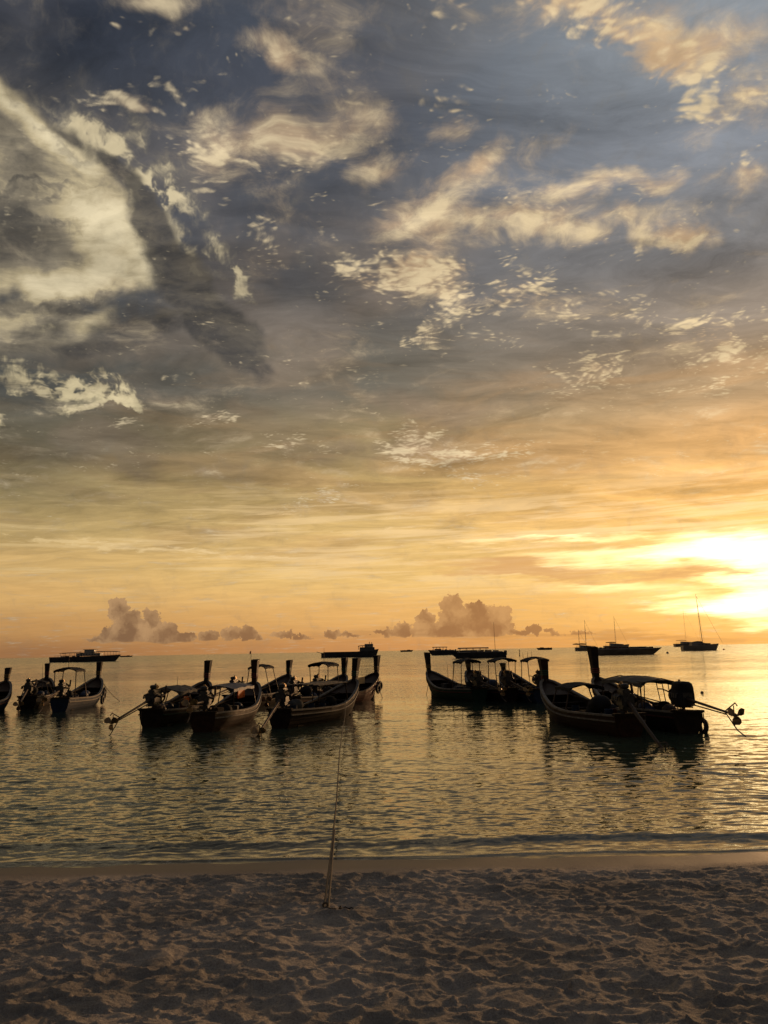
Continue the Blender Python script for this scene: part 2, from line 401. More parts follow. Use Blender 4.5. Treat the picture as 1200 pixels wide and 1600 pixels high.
# ------------------------------------------------------------------ sun
sun_data = bpy.data.lights.new('sun', 'SUN')
sun_data.energy = 1.6
sun_data.angle = R(3.0)
sun_data.color = (1.0, 0.56, 0.26)
sun = bpy.data.objects.new('sun', sun_data)
COL.objects.link(sun)
sd = Vector((math.cos(R(LAMP_EL)) * math.sin(R(LAMP_AZ)), math.cos(R(LAMP_EL)) * math.cos(R(LAMP_AZ)), math.sin(R(LAMP_EL))))
sun.rotation_euler = sd.to_track_quat('Z', 'Y').to_euler()
sun.location = (30, 40, 30)

# ------------------------------------------------------------------ materials
MATS = {}
def mat(name, col, rough=0.6, metal=0.0, vary=0.25, scale=6.0, bump=0.0, spec=0.5, translucent=0.0, stripes=None):
    """plain weathered surface: colour broken up by noise, roughness varied, optional fine relief"""
    if name in MATS:
        return MATS[name]
    m = bpy.data.materials.new(name)
    m.use_nodes = True
    n = Net(m.node_tree)
    bs = m.node_tree.nodes['Principled BSDF']
    co = n.node('ShaderNodeTexCoord').outputs['Object']
    nz = n.noise(co, scale, 5.0, 0.6)
    m.node_tree.nodes[-1].noise_dimensions = '3D'
    dark = tuple(c * (1 - vary) for c in col)
    light = tuple(min(1, c * (1 + vary)) for c in col)
    n.put(bs.inputs['Base Color'], n.mix(n.ss(nz, 0.35, 0.65), dark, light))
    n.put(bs.inputs['Roughness'], n.lerp(nz, 0.3, 0.7, max(0.05, rough - 0.12), min(1, rough + 0.12)))
    bs.inputs['Metallic'].default_value = metal
    bs.inputs['Specular IOR Level'].default_value = spec
    if bump:
        b = n.node('ShaderNodeBump')
        b.inputs['Strength'].default_value = bump
        b.inputs['Distance'].default_value = 0.02
        n.put(b.inputs['Height'], n.noise(co, scale * 6, 4.0, 0.6))
        m.node_tree.nodes[-1].noise_dimensions = '3D'
        n.put(bs.inputs['Normal'], b.outputs[0])
    if translucent:
        tr = n.node('ShaderNodeBsdfTranslucent')
        n.put(tr.inputs[0], light)
        mx = n.node('ShaderNodeMixShader')
        mx.inputs[0].default_value = translucent
        out = m.node_tree.nodes['Material Output']
        m.node_tree.links.new(bs.outputs[0], mx.inputs[1])
        m.node_tree.links.new(tr.outputs[0], mx.inputs[2])
        m.node_tree.links.new(mx.outputs[0], out.inputs[0])
    MATS[name] = m
    return m

# ------------------------------------------------------------------ noise for the terrain meshes
_tab = np.random.default_rng(11).random((256, 256)) * 2 * np.pi
def perlin(x, y, s=1.0, seed=0):
    x = x * s + seed * 17.31
    y = y * s + seed * 9.77
    xi = np.floor(x).astype(int)
    yi = np.floor(y).astype(int)
    xf = x - xi
    yf = y - yi
    u = xf * xf * xf * (xf * (xf * 6 - 15) + 10)
    v = yf * yf * yf * (yf * (yf * 6 - 15) + 10)
    def g(i, j):
        a = _tab[(xi + i) % 256, (yi + j) % 256]
        return np.cos(a) * (xf - i) + np.sin(a) * (yf - j)
    return ((g(0, 0) * (1 - u) + g(1, 0) * u) * (1 - v) + (g(0, 1) * (1 - u) + g(1, 1) * u) * v) * 1.5
def fbm(x, y, s, octs=4, seed=0, gain=0.5):
    r = 0
    a = 1.0
    for o in range(octs):
        r = r + a * perlin(x, y, s * 2 ** o, seed + o * 3)
        a *= gain
    return r
def worley(x, y, s, seed=0):
    """distance to the nearest and second nearest of scattered points"""
    x = x * s
    y = y * s
    xi = np.floor(x).astype(int)
    yi = np.floor(y).astype(int)
    r1 = np.full(x.shape, 9.0)
    r2 = np.full(x.shape, 9.0)
    w = np.zeros(x.shape)
    for i in (-1, 0, 1):
        for j in (-1, 0, 1):
            cx = (xi + i + 71 * seed) % 256
            cy = (yi + j + 37 * seed) % 256
            px = xi + i + (_tab[cx, cy] / 6.2832) * 0.95
            py = yi + j + (_tab[cy, (cx + 91) % 256] / 6.2832) * 0.95
            d = np.hypot(x - px, y - py)
            closer = d < r1
            w = np.where(closer, _tab[(cx + 13) % 256, (cy + 57) % 256] / 6.2832, w)
            r2 = np.where(closer, r1, np.minimum(r2, d))
            r1 = np.where(closer, d, r1)
    return r1, r2, w

def grid_mesh(name, X, Y, Z, material):
    ny, nx = X.shape
    me = bpy.data.meshes.new(name)
    co = np.stack([X, Y, Z], -1).reshape(-1, 3).astype(np.float32)
    idx = np.arange(nx * ny).reshape(ny, nx)
    q = np.stack([idx[:-1, :-1], idx[:-1, 1:], idx[1:, 1:], idx[1:, :-1]], -1).reshape(-1, 4)
    me.vertices.add(len(co))
    me.vertices.foreach_set('co', co.ravel())
    me.loops.add(q.size)
    me.loops.foreach_set('vertex_index', q.ravel().astype(np.int32))
    me.polygons.add(len(q))
    me.polygons.foreach_set('loop_start', np.arange(0, q.size, 4, dtype=np.int32))
    me.polygons.foreach_set('loop_total', np.full(len(q), 4, dtype=np.int32))
    me.update()
    me.polygons.foreach_set('use_smooth', np.ones(len(q), dtype=bool))
    me.materials.append(material)
    o = bpy.data.objects.new(name, me)
    COL.objects.link(o)
    return o

def spread(n, inner, outer, share=0.9):
    """n values from -outer to outer, most of them evenly within +-inner"""
    t = np.linspace(-1, 1, n)
    a = np.abs(t)
    r = np.where(a < share, a / share, 1 + ((a - share) / (1 - share)) ** 3 * (outer / inner - 1))
    return np.sign(t) * r * inner

SHORE = 10.65
SLOPE = 0.105

def sand_base(x, y):
    s = SHORE - y
    z = np.where(s > 0, SLOPE * s, SLOPE * 0.9 * s)
    z = np.where(s > 10.0, SLOPE * 10.0 + 0.03 * (s - 10.0), z)
    return z + 0.018 * fbm(x, y, 0.35, 2, 4) + 0.012 * fbm(x, y * 0.2, 0.9, 2, 14) * (s < 1.5)

def sand_height(x, y):
    z = sand_base(x, y)
    # trampled zone fades out on the wet strip washed smooth by the swash
    edge = 9.85 + 0.22 * fbm(x, y * 0.3, 0.9, 3, 8)
    k = np.clip((edge - y) / 0.45, 0, 1)
    k = k * k * (3 - 2 * k)
    wx = x + 0.10 * fbm(x, y, 2.2, 3, 1)
    wy = y + 0.10 * fbm(x, y, 2.2, 3, 2)
    a1, b1, w1 = worley(wx, wy * 1.05, 5.4, 1)
    a2, b2, w2 = worley(wx, wy, 12.0, 5)
    rel = 0.042 * np.minimum(a1, 0.75) ** 1.5 * (0.5 + w1)
    rel += 0.018 * np.minimum(a2, 0.8) ** 1.4 * (0.3 + w2)
    rel += 0.020 * fbm(x, y, 1.3, 3, 12) + 0.016 * fbm(x, y * 1.3, 3.4, 2, 15)
    rel += 0.005 * (1 - 2 * np.abs(fbm(wx, wy, 5.0, 4, 20))) + 0.002 * fbm(x, y, 22.0, 3, 30)
    z = z + k * rel
    # heap scraped up where the mooring rope goes into the sand
    hx, hy = ANCHOR.x, ANCHOR.y
    r = np.hypot(x - hx - 0.06, (y - hy + 0.08) * 1.2)
    z = z + 0.06 * np.exp(-(r / 0.24) ** 2) - 0.05 * np.exp(-(np.hypot(x - hx - 0.16, y - hy - 0.22) / 0.11) ** 2)
    return z
ANCHOR = ground(506, 1432, 0.34)

def sand_material():
    m = bpy.data.materials.new('beach_sand')
    m.use_nodes = True
    n = Net(m.node_tree)
    bs = m.node_tree.nodes['Principled BSDF']
    pos = n.node('ShaderNodeNewGeometry').outputs['Position']
    x, y, z = n.sep(pos)
    big = n.noise(pos, 0.8, 4, 0.6)
    fine = n.noise(pos, 60.0, 4, 0.7)
    grain = n.noise(pos, 420.0, 2, 0.7)
    wetline = n.m('ADD', n.m('MULTIPLY', n.m('SUBTRACT', big, 0.5), 0.5), y)
    wet = n.ss(wetline, 9.6, 10.15)
    dry_c = n.mix(n.ss(n.m('ADD', n.m('MULTIPLY', big, 0.6), n.m('MULTIPLY', fine, 0.4)), 0.38, 0.62), (0.30, 0.268, 0.228), (0.50, 0.445, 0.38))
    speck = n.ss(grain, 0.62, 0.72)
    dry_c = n.mix(n.m('MULTIPLY', speck, 0.5), dry_c, (0.16, 0.13, 0.11))
    n.put(bs.inputs['Base Color'], n.mix(wet, dry_c, (0.17, 0.135, 0.10)))
    n.put(bs.inputs['Roughness'], n.lerp(wet, 0, 1, 0.95, 0.6))
    n.put(bs.inputs['Specular IOR Level'], n.lerp(wet, 0, 1, 0.15, 0.4))
    b = n.node('ShaderNodeBump')
    n.put(b.inputs['Strength'], n.lerp(wet, 0, 1, 0.9, 0.12))
    b.inputs['Distance'].default_value = 0.012
    n.put(b.inputs['Height'], n.add(fine, n.m('MULTIPLY', n.noise(pos, 22.0, 4, 0.6), 2.2), n.m('MULTIPLY', grain, 0.3)))
    n.put(bs.inputs['Normal'], b.outputs[0])
    return m

rows = np.concatenate([-60 + 62.0 * (np.linspace(0, 1, 40)[:-1] ** 0.6), 2.0 + np.cumsum(np.concatenate([[0], np.linspace(0.010, 0.019, 540)])),
                       ])
rows = np.concatenate([rows, np.linspace(rows[-1] + 0.1, 16.0, 40), [20, 30, 60, 200]])
u = spread(620, 1.0, 9.0, 0.93)
half = np.interp(rows, [-60, 2, 4, 10, 20, 200], [60, 2.6, 3.2, 6.8, 14, 60])
sX = u[None, :] * half[:, None]
sY = np.repeat(rows[:, None], len(u), 1)
sZ = sand_height(sX, sY)
beach = grid_mesh('sand', sX, sY, np.maximum(sZ, -6), sand_material())
beach['kind'] = 'structure'

# ------------------------------------------------------------------ sea
wr = np.random.default_rng(21)
NW = 76
lam = np.geomspace(0.12, 4.0, NW)
kk = 2 * np.pi / lam
slope = 0.021 * (0.75 + 0.5 * wr.random(NW)) * np.where(lam > 0.9, 0.25, 1.0) * np.where(lam > 0.45, 0.8, 1.08) * np.where(lam > 2, 0.8, 1.0)
amp = slope / kk
theta = R(-92) + wr.normal(0, 0.50, NW) * np.where(lam > 1.5, 0.55, 1.0)
phs = wr.random(NW) * 6.2832
def sea_height(x, y, dyl):
    gust = 0.85 + 0.75 * fbm(x * 0.35, y, 0.22, 3, 40)
    wx = x + 0.5 * fbm(x, y, 0.3, 2, 50)
    wy = y + 0.22 * fbm(x, y, 0.5, 2, 51)
    z = np.zeros_like(x)
    for i in range(NW):
        fade = np.clip((lam[i] / (dyl * 2.2)) - 1.0, 0, 1)
        if not fade.any():
            continue
        p = kk[i] * (math.cos(theta[i]) * wx + math.sin(theta[i]) * wy) + phs[i]
        g = gust if lam[i] < 1.2 else 1.0
        z += amp[i] * fade * g * (np.sin(p) + 0.22 * np.cos(2 * p))
    off = y - SHORE
    calm = np.clip((off + 0.1) / 1.6, 0.12, 1.0)
    z *= calm
    # the last low swell running up the sand
    c = 0.98 + 0.13 * fbm(x, x * 0, 0.33, 2, 60) + 0.05 * fbm(x, x * 0, 1.4, 2, 61) - 0.02 * x
    d = off - c
    h = 0.036 * (1 + 0.35 * fbm(x, x * 0, 0.5, 2, 62))
    z += h * np.where(d < 0, np.exp(-(d / 0.16) ** 2), np.exp(-(d / 0.42) ** 2))
    z += 0.012 * np.exp(-((off - 0.18 - 0.07 * fbm(x, x * 0, 0.6, 3, 63)) / 0.07) ** 2)
    return z

wy_rows = [9.0]
while wy_rows[-1] < 100:
    y = wy_rows[-1]
    wy_rows.append(y + max(0.018, y * y / (CAM_H * 800) * 0.42))
near_n = len(wy_rows)
while wy_rows[-1] < 60000:
    wy_rows.append(wy_rows[-1] * 1.12)
wy_rows = np.array(wy_rows)
dyl = np.gradient(wy_rows)
u = spread(660, 1.0, 6.0, 0.92)
halfw = np.interp(wy_rows, [9, 100, 60000], [6.2, 62, 42000])
oX = u[None, :] * halfw[:, None]
oY = np.repeat(wy_rows[:, None], len(u), 1)
oZ = sea_height(oX, oY, np.maximum(dyl[:, None], (halfw / 330)[:, None]) + 0 * oX)
oZ[near_n + 2:] = 0

def sea_material():
    m = bpy.data.materials.new('sea_water')
    m.use_nodes = True
    n = Net(m.node_tree)
    bs = m.node_tree.nodes['Principled BSDF']
    geo = n.node('ShaderNodeNewGeometry')
    pos = geo.outputs['Position']
    x, y, z = n.sep(pos)
    off = n.m('SUBTRACT', y, SHORE)
    shallow = n.ss(off, -0.3, 3.5, 1.0, 0.0)
    deep = n.mix(n.ss(off, 4, 40), (0.06, 0.088, 0.055), (0.022, 0.036, 0.028))
    body_c = n.mix(shallow, deep, (0.105, 0.098, 0.066))
    lace = n.noise(n.vm('MULTIPLY', pos, (1.0, 1.8, 1)), 9.0, 5, 0.7)
    wob = n.m('ADD', off, n.m('MULTIPLY', n.m('SUBTRACT', n.noise(pos, 0.9, 3, 0.5), 0.5), 0.5))
    band = n.m('MULTIPLY', n.ss(wob, 0.0, 0.15), n.ss(wob, 0.75, 0.3))
    foam = n.m('MULTIPLY', n.ss(lace, 0.52, 0.66), n.m('MULTIPLY', band, 0.45))
    n.put(bs.inputs['Base Color'], n.mix(foam, body_c, (0.6, 0.58, 0.52)))
    bs.inputs['IOR'].default_value = 1.333
    n.put(bs.inputs['Roughness'], n.m('ADD', n.lerp(off, 20, 400, 0.05, 0.16), n.m('MULTIPLY', foam, 0.5)))
    # small ripples the mesh does not carry: slopes read straight from noise
    stretched = n.vm('MULTIPLY', pos, (0.45, 1.0, 1.0))
    r1 = n.noise(stretched, 7.5, 4, 0.62, color=True)
    r2 = n.noise(stretched, 0.55, 4, 0.6, color=True)
    patch = n.noise(n.vm('MULTIPLY', pos, (0.012, 0.045, 1)), 1.0, 4, 0.6)
    far = n.ss(off, 22, 110)
    a1 = n.m('MULTIPLY', n.lerp(far, 0, 1, 0.48, 1.1), n.lerp(off, 0, 1.5, 0.25, 1.0))
    a1 = n.m('MULTIPLY', a1, n.lerp(patch, 0.38, 0.62, 0.35, 1.5))
    s1 = n.vm('SCALE', n.vm('MULTIPLY', n.vm('SUBTRACT', r1, (0.5, 0.5, 0.5)), (0.6, 1.0, 0)), scale=a1)
    s2 = n.vm('SCALE', n.vm('MULTIPLY', n.vm('SUBTRACT', r2, (0.5, 0.5, 0.5)), (0.6, 1.0, 0)), scale=n.m('MULTIPLY', n.ss(off, 25, 150), 0.9))
    nn = n.vm('NORMALIZE', n.vm('ADD', geo.outputs['Normal'], n.vm('ADD', s1, s2)))
    n.put(bs.inputs['Normal'], nn)
    return m
sea = grid_mesh('sea_water', oX, oY, oZ, sea_material())
sea['kind'] = 'structure'

# ------------------------------------------------------------------ mesh helpers
class MB:
    """collects shapes, then links them as one mesh object"""
    def __init__(self):
        self.v = []
        self.f = []
    def add(self, vs_, fs_):
        o = len(self.v)
        self.v += [tuple(v) for v in vs_]
        self.f += [tuple(i + o for i in f) for f in fs_]
        return self
    def box(self, c, s, rot=None):
        hx, hy, hz = s[0] / 2, s[1] / 2, s[2] / 2
        pts = [Vector((x, y, z)) for x in (-hx, hx) for y in (-hy, hy) for z in (-hz, hz)]
        if rot is not None:
            M = Euler(rot).to_matrix()
            pts = [M @ p for p in pts]
        pts = [p + Vector(c) for p in pts]
        return self.add(pts, [(0, 1, 3, 2), (4, 6, 7, 5), (0, 4, 5, 1), (2, 3, 7, 6), (0, 2, 6, 4), (1, 5, 7, 3)])
    def rbox(self, c, s, b=0.02, rot=None):
        """box with chamfered edges"""
        bm = bmesh.new()
        bmesh.ops.create_cube(bm, size=1)
        for v in bm.verts:
            v.co = Vector((v.co.x * s[0], v.co.y * s[1], v.co.z * s[2]))
        bmesh.ops.bevel(bm, geom=bm.edges[:], offset=b, segments=2, affect='EDGES')
        M = Euler(rot).to_matrix() if rot else Matrix.Identity(3)
        bm.verts.index_update()
        vs_ = [M @ v.co + Vector(c) for v in bm.verts]
        fs_ = [[v.index for v in f.verts] for f in bm.faces]
        bm.free()
        return self.add(vs_, fs_)
    def tube(self, pts, r, n=6, cap=True):
        pts = [Vector(p) for p in pts]
        m = len(pts)
        rr = r if isinstance(r, (list, tuple)) else [r] * m
        vs_ = []
        up = Vector((0, 0, 1))
        for i, p in enumerate(pts):
            d = (pts[min(i + 1, m - 1)] - pts[max(i - 1, 0)])
            d = d.normalized() if d.length > 1e-9 else Vector((0, 0, 1))
            a = d.cross(up)
            if a.length < 0.05:
                a = d.cross(Vector((1, 0, 0)))
            a.normalize()
            b = a.cross(d)
            for k in range(n):
                t = 2 * math.pi * k / n
                vs_.append(p + (a * math.cos(t) + b * math.sin(t)) * rr[i])
        fs_ = [(i * n + k, i * n + (k + 1) % n, (i + 1) * n + (k + 1) % n, (i + 1) * n + k) for i in range(m - 1) for k in range(n)]
        if cap:
            fs_.append(tuple(range(n - 1, -1, -1)))
            fs_.append(tuple((m - 1) * n + k for k in range(n)))
        return self.add(vs_, fs_)
    def ball(self, c, r, seg=10, rings=6, squash=(1, 1, 1)):
        vs_ = [Vector((0, 0, 1))]
        for i in range(1, rings):
            t = math.pi * i / rings
            vs_ += [Vector((math.sin(t) * math.cos(2 * math.pi * k / seg), math.sin(t) * math.sin(2 * math.pi * k / seg), math.cos(t))) for k in range(seg)]
        vs_.append(Vector((0, 0, -1)))
        fs_ = [(0, 1 + k, 1 + (k + 1) % seg) for k in range(seg)]
        for i in range(rings - 2):
            fs_ += [(1 + i * seg + k, 1 + (i + 1) * seg + k, 1 + (i + 1) * seg + (k + 1) % seg, 1 + i * seg + (k + 1) % seg) for k in range(seg)]
        L = len(vs_) - 1
        fs_ += [(1 + (rings - 2) * seg + k, L, 1 + (rings - 2) * seg + (k + 1) % seg) for k in range(seg)]
        return self.add([Vector((v.x * squash[0], v.y * squash[1], v.z * squash[2])) * r + Vector(c) for v in vs_], fs_)
    def torus(self, c, R_, r, axis='X', n=14, m=6):
        vs_ = []
        for i in range(n):
            t = 2 * math.pi * i / n
            for j in range(m):
                s = 2 * math.pi * j / m
                a = (R_ + r * math.cos(s)) * math.cos(t)
                b = (R_ + r * math.cos(s)) * math.sin(t)
                h = r * math.sin(s)
                p = {'X': (h, a, b), 'Y': (a, h, b), 'Z': (a, b, h)}[axis]
                vs_.append(Vector(p) + Vector(c))
        fs_ = [(i * m + j, ((i + 1) % n) * m + j, ((i + 1) % n) * m + (j + 1) % m, i * m + (j + 1) % m) for i in range(n) for j in range(m)]
        return self.add(vs_, fs_)
    def strip(self, rings, closed=False, cap=False):
        """loft through equal-length rings of points"""
        n = len(rings[0])
        vs_ = [p for r in rings for p in r]
        fs_ = []
        for i in range(len(rings) - 1):
            for k in range(n if closed else n - 1):
                fs_.append((i * n + k, i * n + (k + 1) % n, (i + 1) * n + (k + 1) % n, (i + 1) * n + k))
        if cap:
            fs_.append(tuple(range(n - 1, -1, -1)))
            fs_.append(tuple((len(rings) - 1) * n + k for k in range(n)))
        return self.add(vs_, fs_)
    def mesh(self, name, m, smooth=False):
        me = bpy.data.meshes.new(name)
        me.from_pydata([tuple(v) for v in self.v], [], self.f)
        if smooth:
            me.polygons.foreach_set('use_smooth', [True] * len(me.polygons))
        me.materials.append(m)
        me.update()
        return me
    def build(self, name, m, parent=None, smooth=False, loc=None):
        o = bpy.data.objects.new(name, self.mesh(name, m, smooth))
        COL.objects.link(o)
        if parent is not None:
            o.parent = parent
        if loc is not None:
            o.location = loc
        return o

def thing(name, loc, rz, label, cat, group=None):
    o = bpy.data.objects.new(name, None)
    o.empty_display_size = 0.3
    COL.objects.link(o)
    o.location = loc
    o.rotation_euler = (0, 0, rz)
    o['label'] = label
    o['category'] = cat
    if group:
        o['group'] = group
    return o
def tag(o, label, cat, group=None, kind=None):
    if label:
        o['label'] = label
    if cat:
        o['category'] = cat
    if group:
        o['group'] = group
    if kind:
        o['kind'] = kind
    return o
def inst(name, me, parent, loc=(0, 0, 0), rot=(0, 0, 0)):
    """another object of a mesh already made"""
    o = bpy.data.objects.new(name, me)
    COL.objects.link(o)
    o.parent = parent
    o.location = loc
    o.rotation_euler = rot
    return o

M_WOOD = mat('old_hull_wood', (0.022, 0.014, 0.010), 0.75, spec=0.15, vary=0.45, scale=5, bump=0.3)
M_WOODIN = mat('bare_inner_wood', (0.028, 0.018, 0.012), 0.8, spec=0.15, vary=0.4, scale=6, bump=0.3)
M_VARN = mat('varnished_wood', (0.034, 0.016, 0.009), 0.6, spec=0.12, vary=0.35, scale=7)
M_RED = mat('faded_red_paint', (0.09, 0.018, 0.012), 0.7, spec=0.2)
M_BLUE = mat('faded_blue_paint', (0.012, 0.025, 0.055), 0.7, spec=0.2)
M_GREEN = mat('faded_green_paint', (0.010, 0.035, 0.020), 0.7, spec=0.2)
M_WHITE = mat('dirty_white_paint', (0.17, 0.145, 0.115), 0.7, vary=0.4)
M_ORANGE = mat('orange_paint_and_sun_glint', (0.85, 0.30, 0.05), 0.5, vary=0.15, translucent=0.5)  # sunlight on the boat boards put into the colour; plain orange on the buoy
M_YEL = mat('cream_board', (0.70, 0.55, 0.32), 0.5, vary=0.15, translucent=0.3)
M_TARP = mat('dark_blue_tarpaulin', (0.035, 0.05, 0.09), 0.6, spec=0.3, vary=0.35, scale=3)
M_TARPG = mat('grey_tarpaulin', (0.07, 0.07, 0.068), 0.75, spec=0.2, vary=0.3, scale=3)
M_TARPB = mat('black_tarpaulin', (0.02, 0.02, 0.022), 0.8, spec=0.15, vary=0.4, scale=3)
M_IRON = mat('rusty_iron', (0.06, 0.04, 0.03), 0.6, metal=0.6, vary=0.4, scale=12)
M_ENG = mat('greasy_engine_block', (0.045, 0.045, 0.045), 0.5, metal=0.5, vary=0.4, scale=14)
M_STEEL = mat('worn_steel', (0.32, 0.31, 0.29), 0.4, metal=0.9, vary=0.2)
M_BRASS = mat('bronze_propeller', (0.30, 0.20, 0.10), 0.4, metal=0.9)
M_RUBBER = mat('tyre_rubber', (0.02, 0.02, 0.02), 0.7)
M_ROPE = mat('hemp_rope', (0.085, 0.068, 0.045), 0.9, vary=0.3, scale=40)
M_RIB_R = mat('red_ribbon', (0.12, 0.015, 0.015), 0.7)
M_RIB_G = mat('green_ribbon', (0.015, 0.06, 0.03), 0.7)
M_RIB_Y = mat('yellow_ribbon', (0.14, 0.09, 0.02), 0.7)
M_SIDE = {'wood': M_WOOD, 'red': M_RED, 'blue': M_BLUE, 'green': M_GREEN, 'varnish': M_VARN}

# ------------------------------------------------------------------ longtail boats
# local axes: x from the transom (0) to the stem (6.6), y beam, z up from the water
HL = 6.6
def half_beam(u):
    return (0.44 + 0.36 * math.sin(min(1, u / 0.55) * math.pi / 2)) if u < 0.55 else 0.80 * (1 - ((u - 0.55) / 0.45) ** 2.1) ** 0.62 + 0.035
def sheer(u):
    return 0.50 + 0.12 * (1 - u) ** 2 + 0.92 * max(0, (u - 0.42) / 0.58) ** 2.1
def keel(u):
    return -0.22 if u < 0.78 else -0.22 + 0.75 * ((u - 0.78) / 0.22) ** 1.8
def station(u, off=0.0, n=7):
    """half section from keel to gunwale; x rakes forward near the stem as it rises"""
    b = max(0.02, half_beam(u) - off)
    zk = keel(u) + off
    zs = sheer(u)
    pts = []
    for i in range(n):
        t = i / (n - 1)
        w = b * (0.16 + 0.84 * math.sin(t * math.pi / 2) ** 0.75) if i else 0.0
        z = zk + (zs - zk) * (t ** 1.25)
        x = u * HL + 0.55 * max(0, (u - 0.7) / 0.3) ** 2 * (z - zk)
        pts.append((x, w, z))
    return pts
US = [0, .08, .16, .25, .34, .43, .52, .6, .68, .75, .81, .86, .9, .94, .97, 1.0]

def hull_meshes():
    NS = 7
    out = MB()
    for sgn in (1, -1):
        # each strake steps out a little over the one below (lapped planking)
        for k in range(NS - 1):
            rings = []
            for u_ in US:
                p = station(u_)
                a, b = p[k], p[k + 1]
                lap = 0.012
                rings.append([(a[0], sgn * (a[1] + (lap if k else 0)), a[2] - (0.01 if k else 0)), (b[0], sgn * b[1], b[2])])
            out.strip(rings)
    tr = station(0)
    ring = [(p[0], p[1], p[2]) for p in tr] + [(p[0], -p[1], p[2]) for p in reversed(tr[1:])]
    out.add(ring, [tuple(range(len(ring)))])
    inn = MB()
    for sgn in (1, -1):
        rings = [[(x, sgn * y, z) for x, y, z in station(max(0.006, min(0.985, u_)), 0.045)] for u_ in US]
        inn.strip(rings)
    tr = station(0.006, 0.045)
    ring = [(p[0] + 0.004, p[1], p[2]) for p in tr] + [(p[0] + 0.004, -p[1], p[2]) for p in reversed(tr[1:])]
    inn.add(ring, [tuple(range(len(ring)))])
    rail = MB()
    rub = MB()
    for sgn in (1, -1):
        top = [station(u_)[-1] for u_ in US]
        rail.strip([[(x, sgn * (y + 0.035), z - 0.03), (x, sgn * (y + 0.035), z + 0.025), (x, sgn * max(0.0, y - 0.075), z + 0.025), (x, sgn * max(0.0, y - 0.075), z - 0.03)] for x, y, z in top], closed=True, cap=True)
        md = [station(u_)[-2] for u_ in US[:-1]]
        rub.strip([[(x, sgn * (y + 0.01), z - 0.022), (x, sgn * (y + 0.055), z - 0.018), (x, sgn * (y + 0.055), z + 0.022), (x, sgn * (y + 0.01), z + 0.028)] for x, y, z in md], closed=True, cap=True)
    return out, inn, rail, rub
_out, _inn, _rail, _rub = hull_meshes()
ME = {}
for nm, m in M_SIDE.items():
    ME['hull_' + nm] = _out.mesh('hull', m)
ME['lining'] = _inn.mesh('hull_lining', M_WOODIN)
ME['rail_w'] = _rail.mesh('gunwale', M_WHITE)
ME['rail_v'] = _rail.mesh('gunwale', M_VARN)
ME['rail_b'] = _rail.mesh('gunwale', M_BLUE)
ME['rub_r'] = _rub.mesh('rubbing_strake', M_RED)
ME['rub_w'] = _rub.mesh('rubbing_strake', M_WHITE)
ME['rub_g'] = _rub.mesh('rubbing_strake', M_GREEN)

def stem_top():
    p = station(1.0)[-1]
    return Vector((p[0], 0, p[2]))
ST = stem_top()

def prow_mesh(top_z, lean, wide=1.2):
    """the raised stem post: narrow at the foot, flaring to a flat sawn head"""
    z0 = -0.05
    prof = []
    p0 = station(1.0)[0]
    for i in range(10):
        t = i / 9
        z = z0 + (top_z - z0) * t
        if z < ST.z:
            k = (z - p0[2]) / (ST.z - p0[2])
            x = p0[0] + (ST.x - p0[0]) * max(-0.3, k) + 0.03
            w, d = 0.075, 0.10
        else:
            k = (z - ST.z) / (top_z - ST.z)
            x = ST.x + 0.03 + lean * k * (top_z - ST.z) + 0.06 * k * k
            w, d = 0.080 + 0.035 * k, 0.095 + 0.065 * k ** 1.4
        w, d = w * wide, d * wide
        prof.append([(x - d, -w, z), (x + d, -w, z), (x + d, w, z), (x - d, w, z)])
    mb = MB()
    mb.strip(prof, closed=True, cap=True)
    x = prof[-1][0][0]
    cap = MB()
    xc = (prof[-1][0][0] + prof[-1][1][0]) / 2
    cap.rbox((xc, 0, top_z + 0.02), (0.34 * wide, 0.25 * wide, 0.04), 0.01, (0, -0.08, 0))
    rb = MB()
    zc = ST.z + 0.16
    kx = ST.x + 0.03 + lean * 0.16
    for q in range(3):
        rb.box((kx + lean * q * 0.075, 0, zc + q * 0.075), ((0.235 + 0.01 * q) * wide, 0.20 * wide, 0.05), (0, 0.05, 0))
    return mb, cap, rb

def ribbon_tails(mb, top_x, z, r_):
    for q in range(5):
        x = top_x + r_.uniform(-0.05, 0.14)
        y = r_.choice([-1, 1]) * r_.uniform(0.075, 0.11)
        L = r_.uniform(0.25, 0.6)
        w = 0.025
        pts = []
        for i in range(5):
            t = i / 4
            xx = x + 0.05 * math.sin(t * 3 + q)
            yy = y + 0.03 * t
            zz = z - L * t
            pts.append([(xx - w, yy, zz), (xx + w, yy, zz), (xx + w, yy + 0.006, zz), (xx - w, yy + 0.006, zz)])
        mb.strip(pts, closed=True, cap=True)

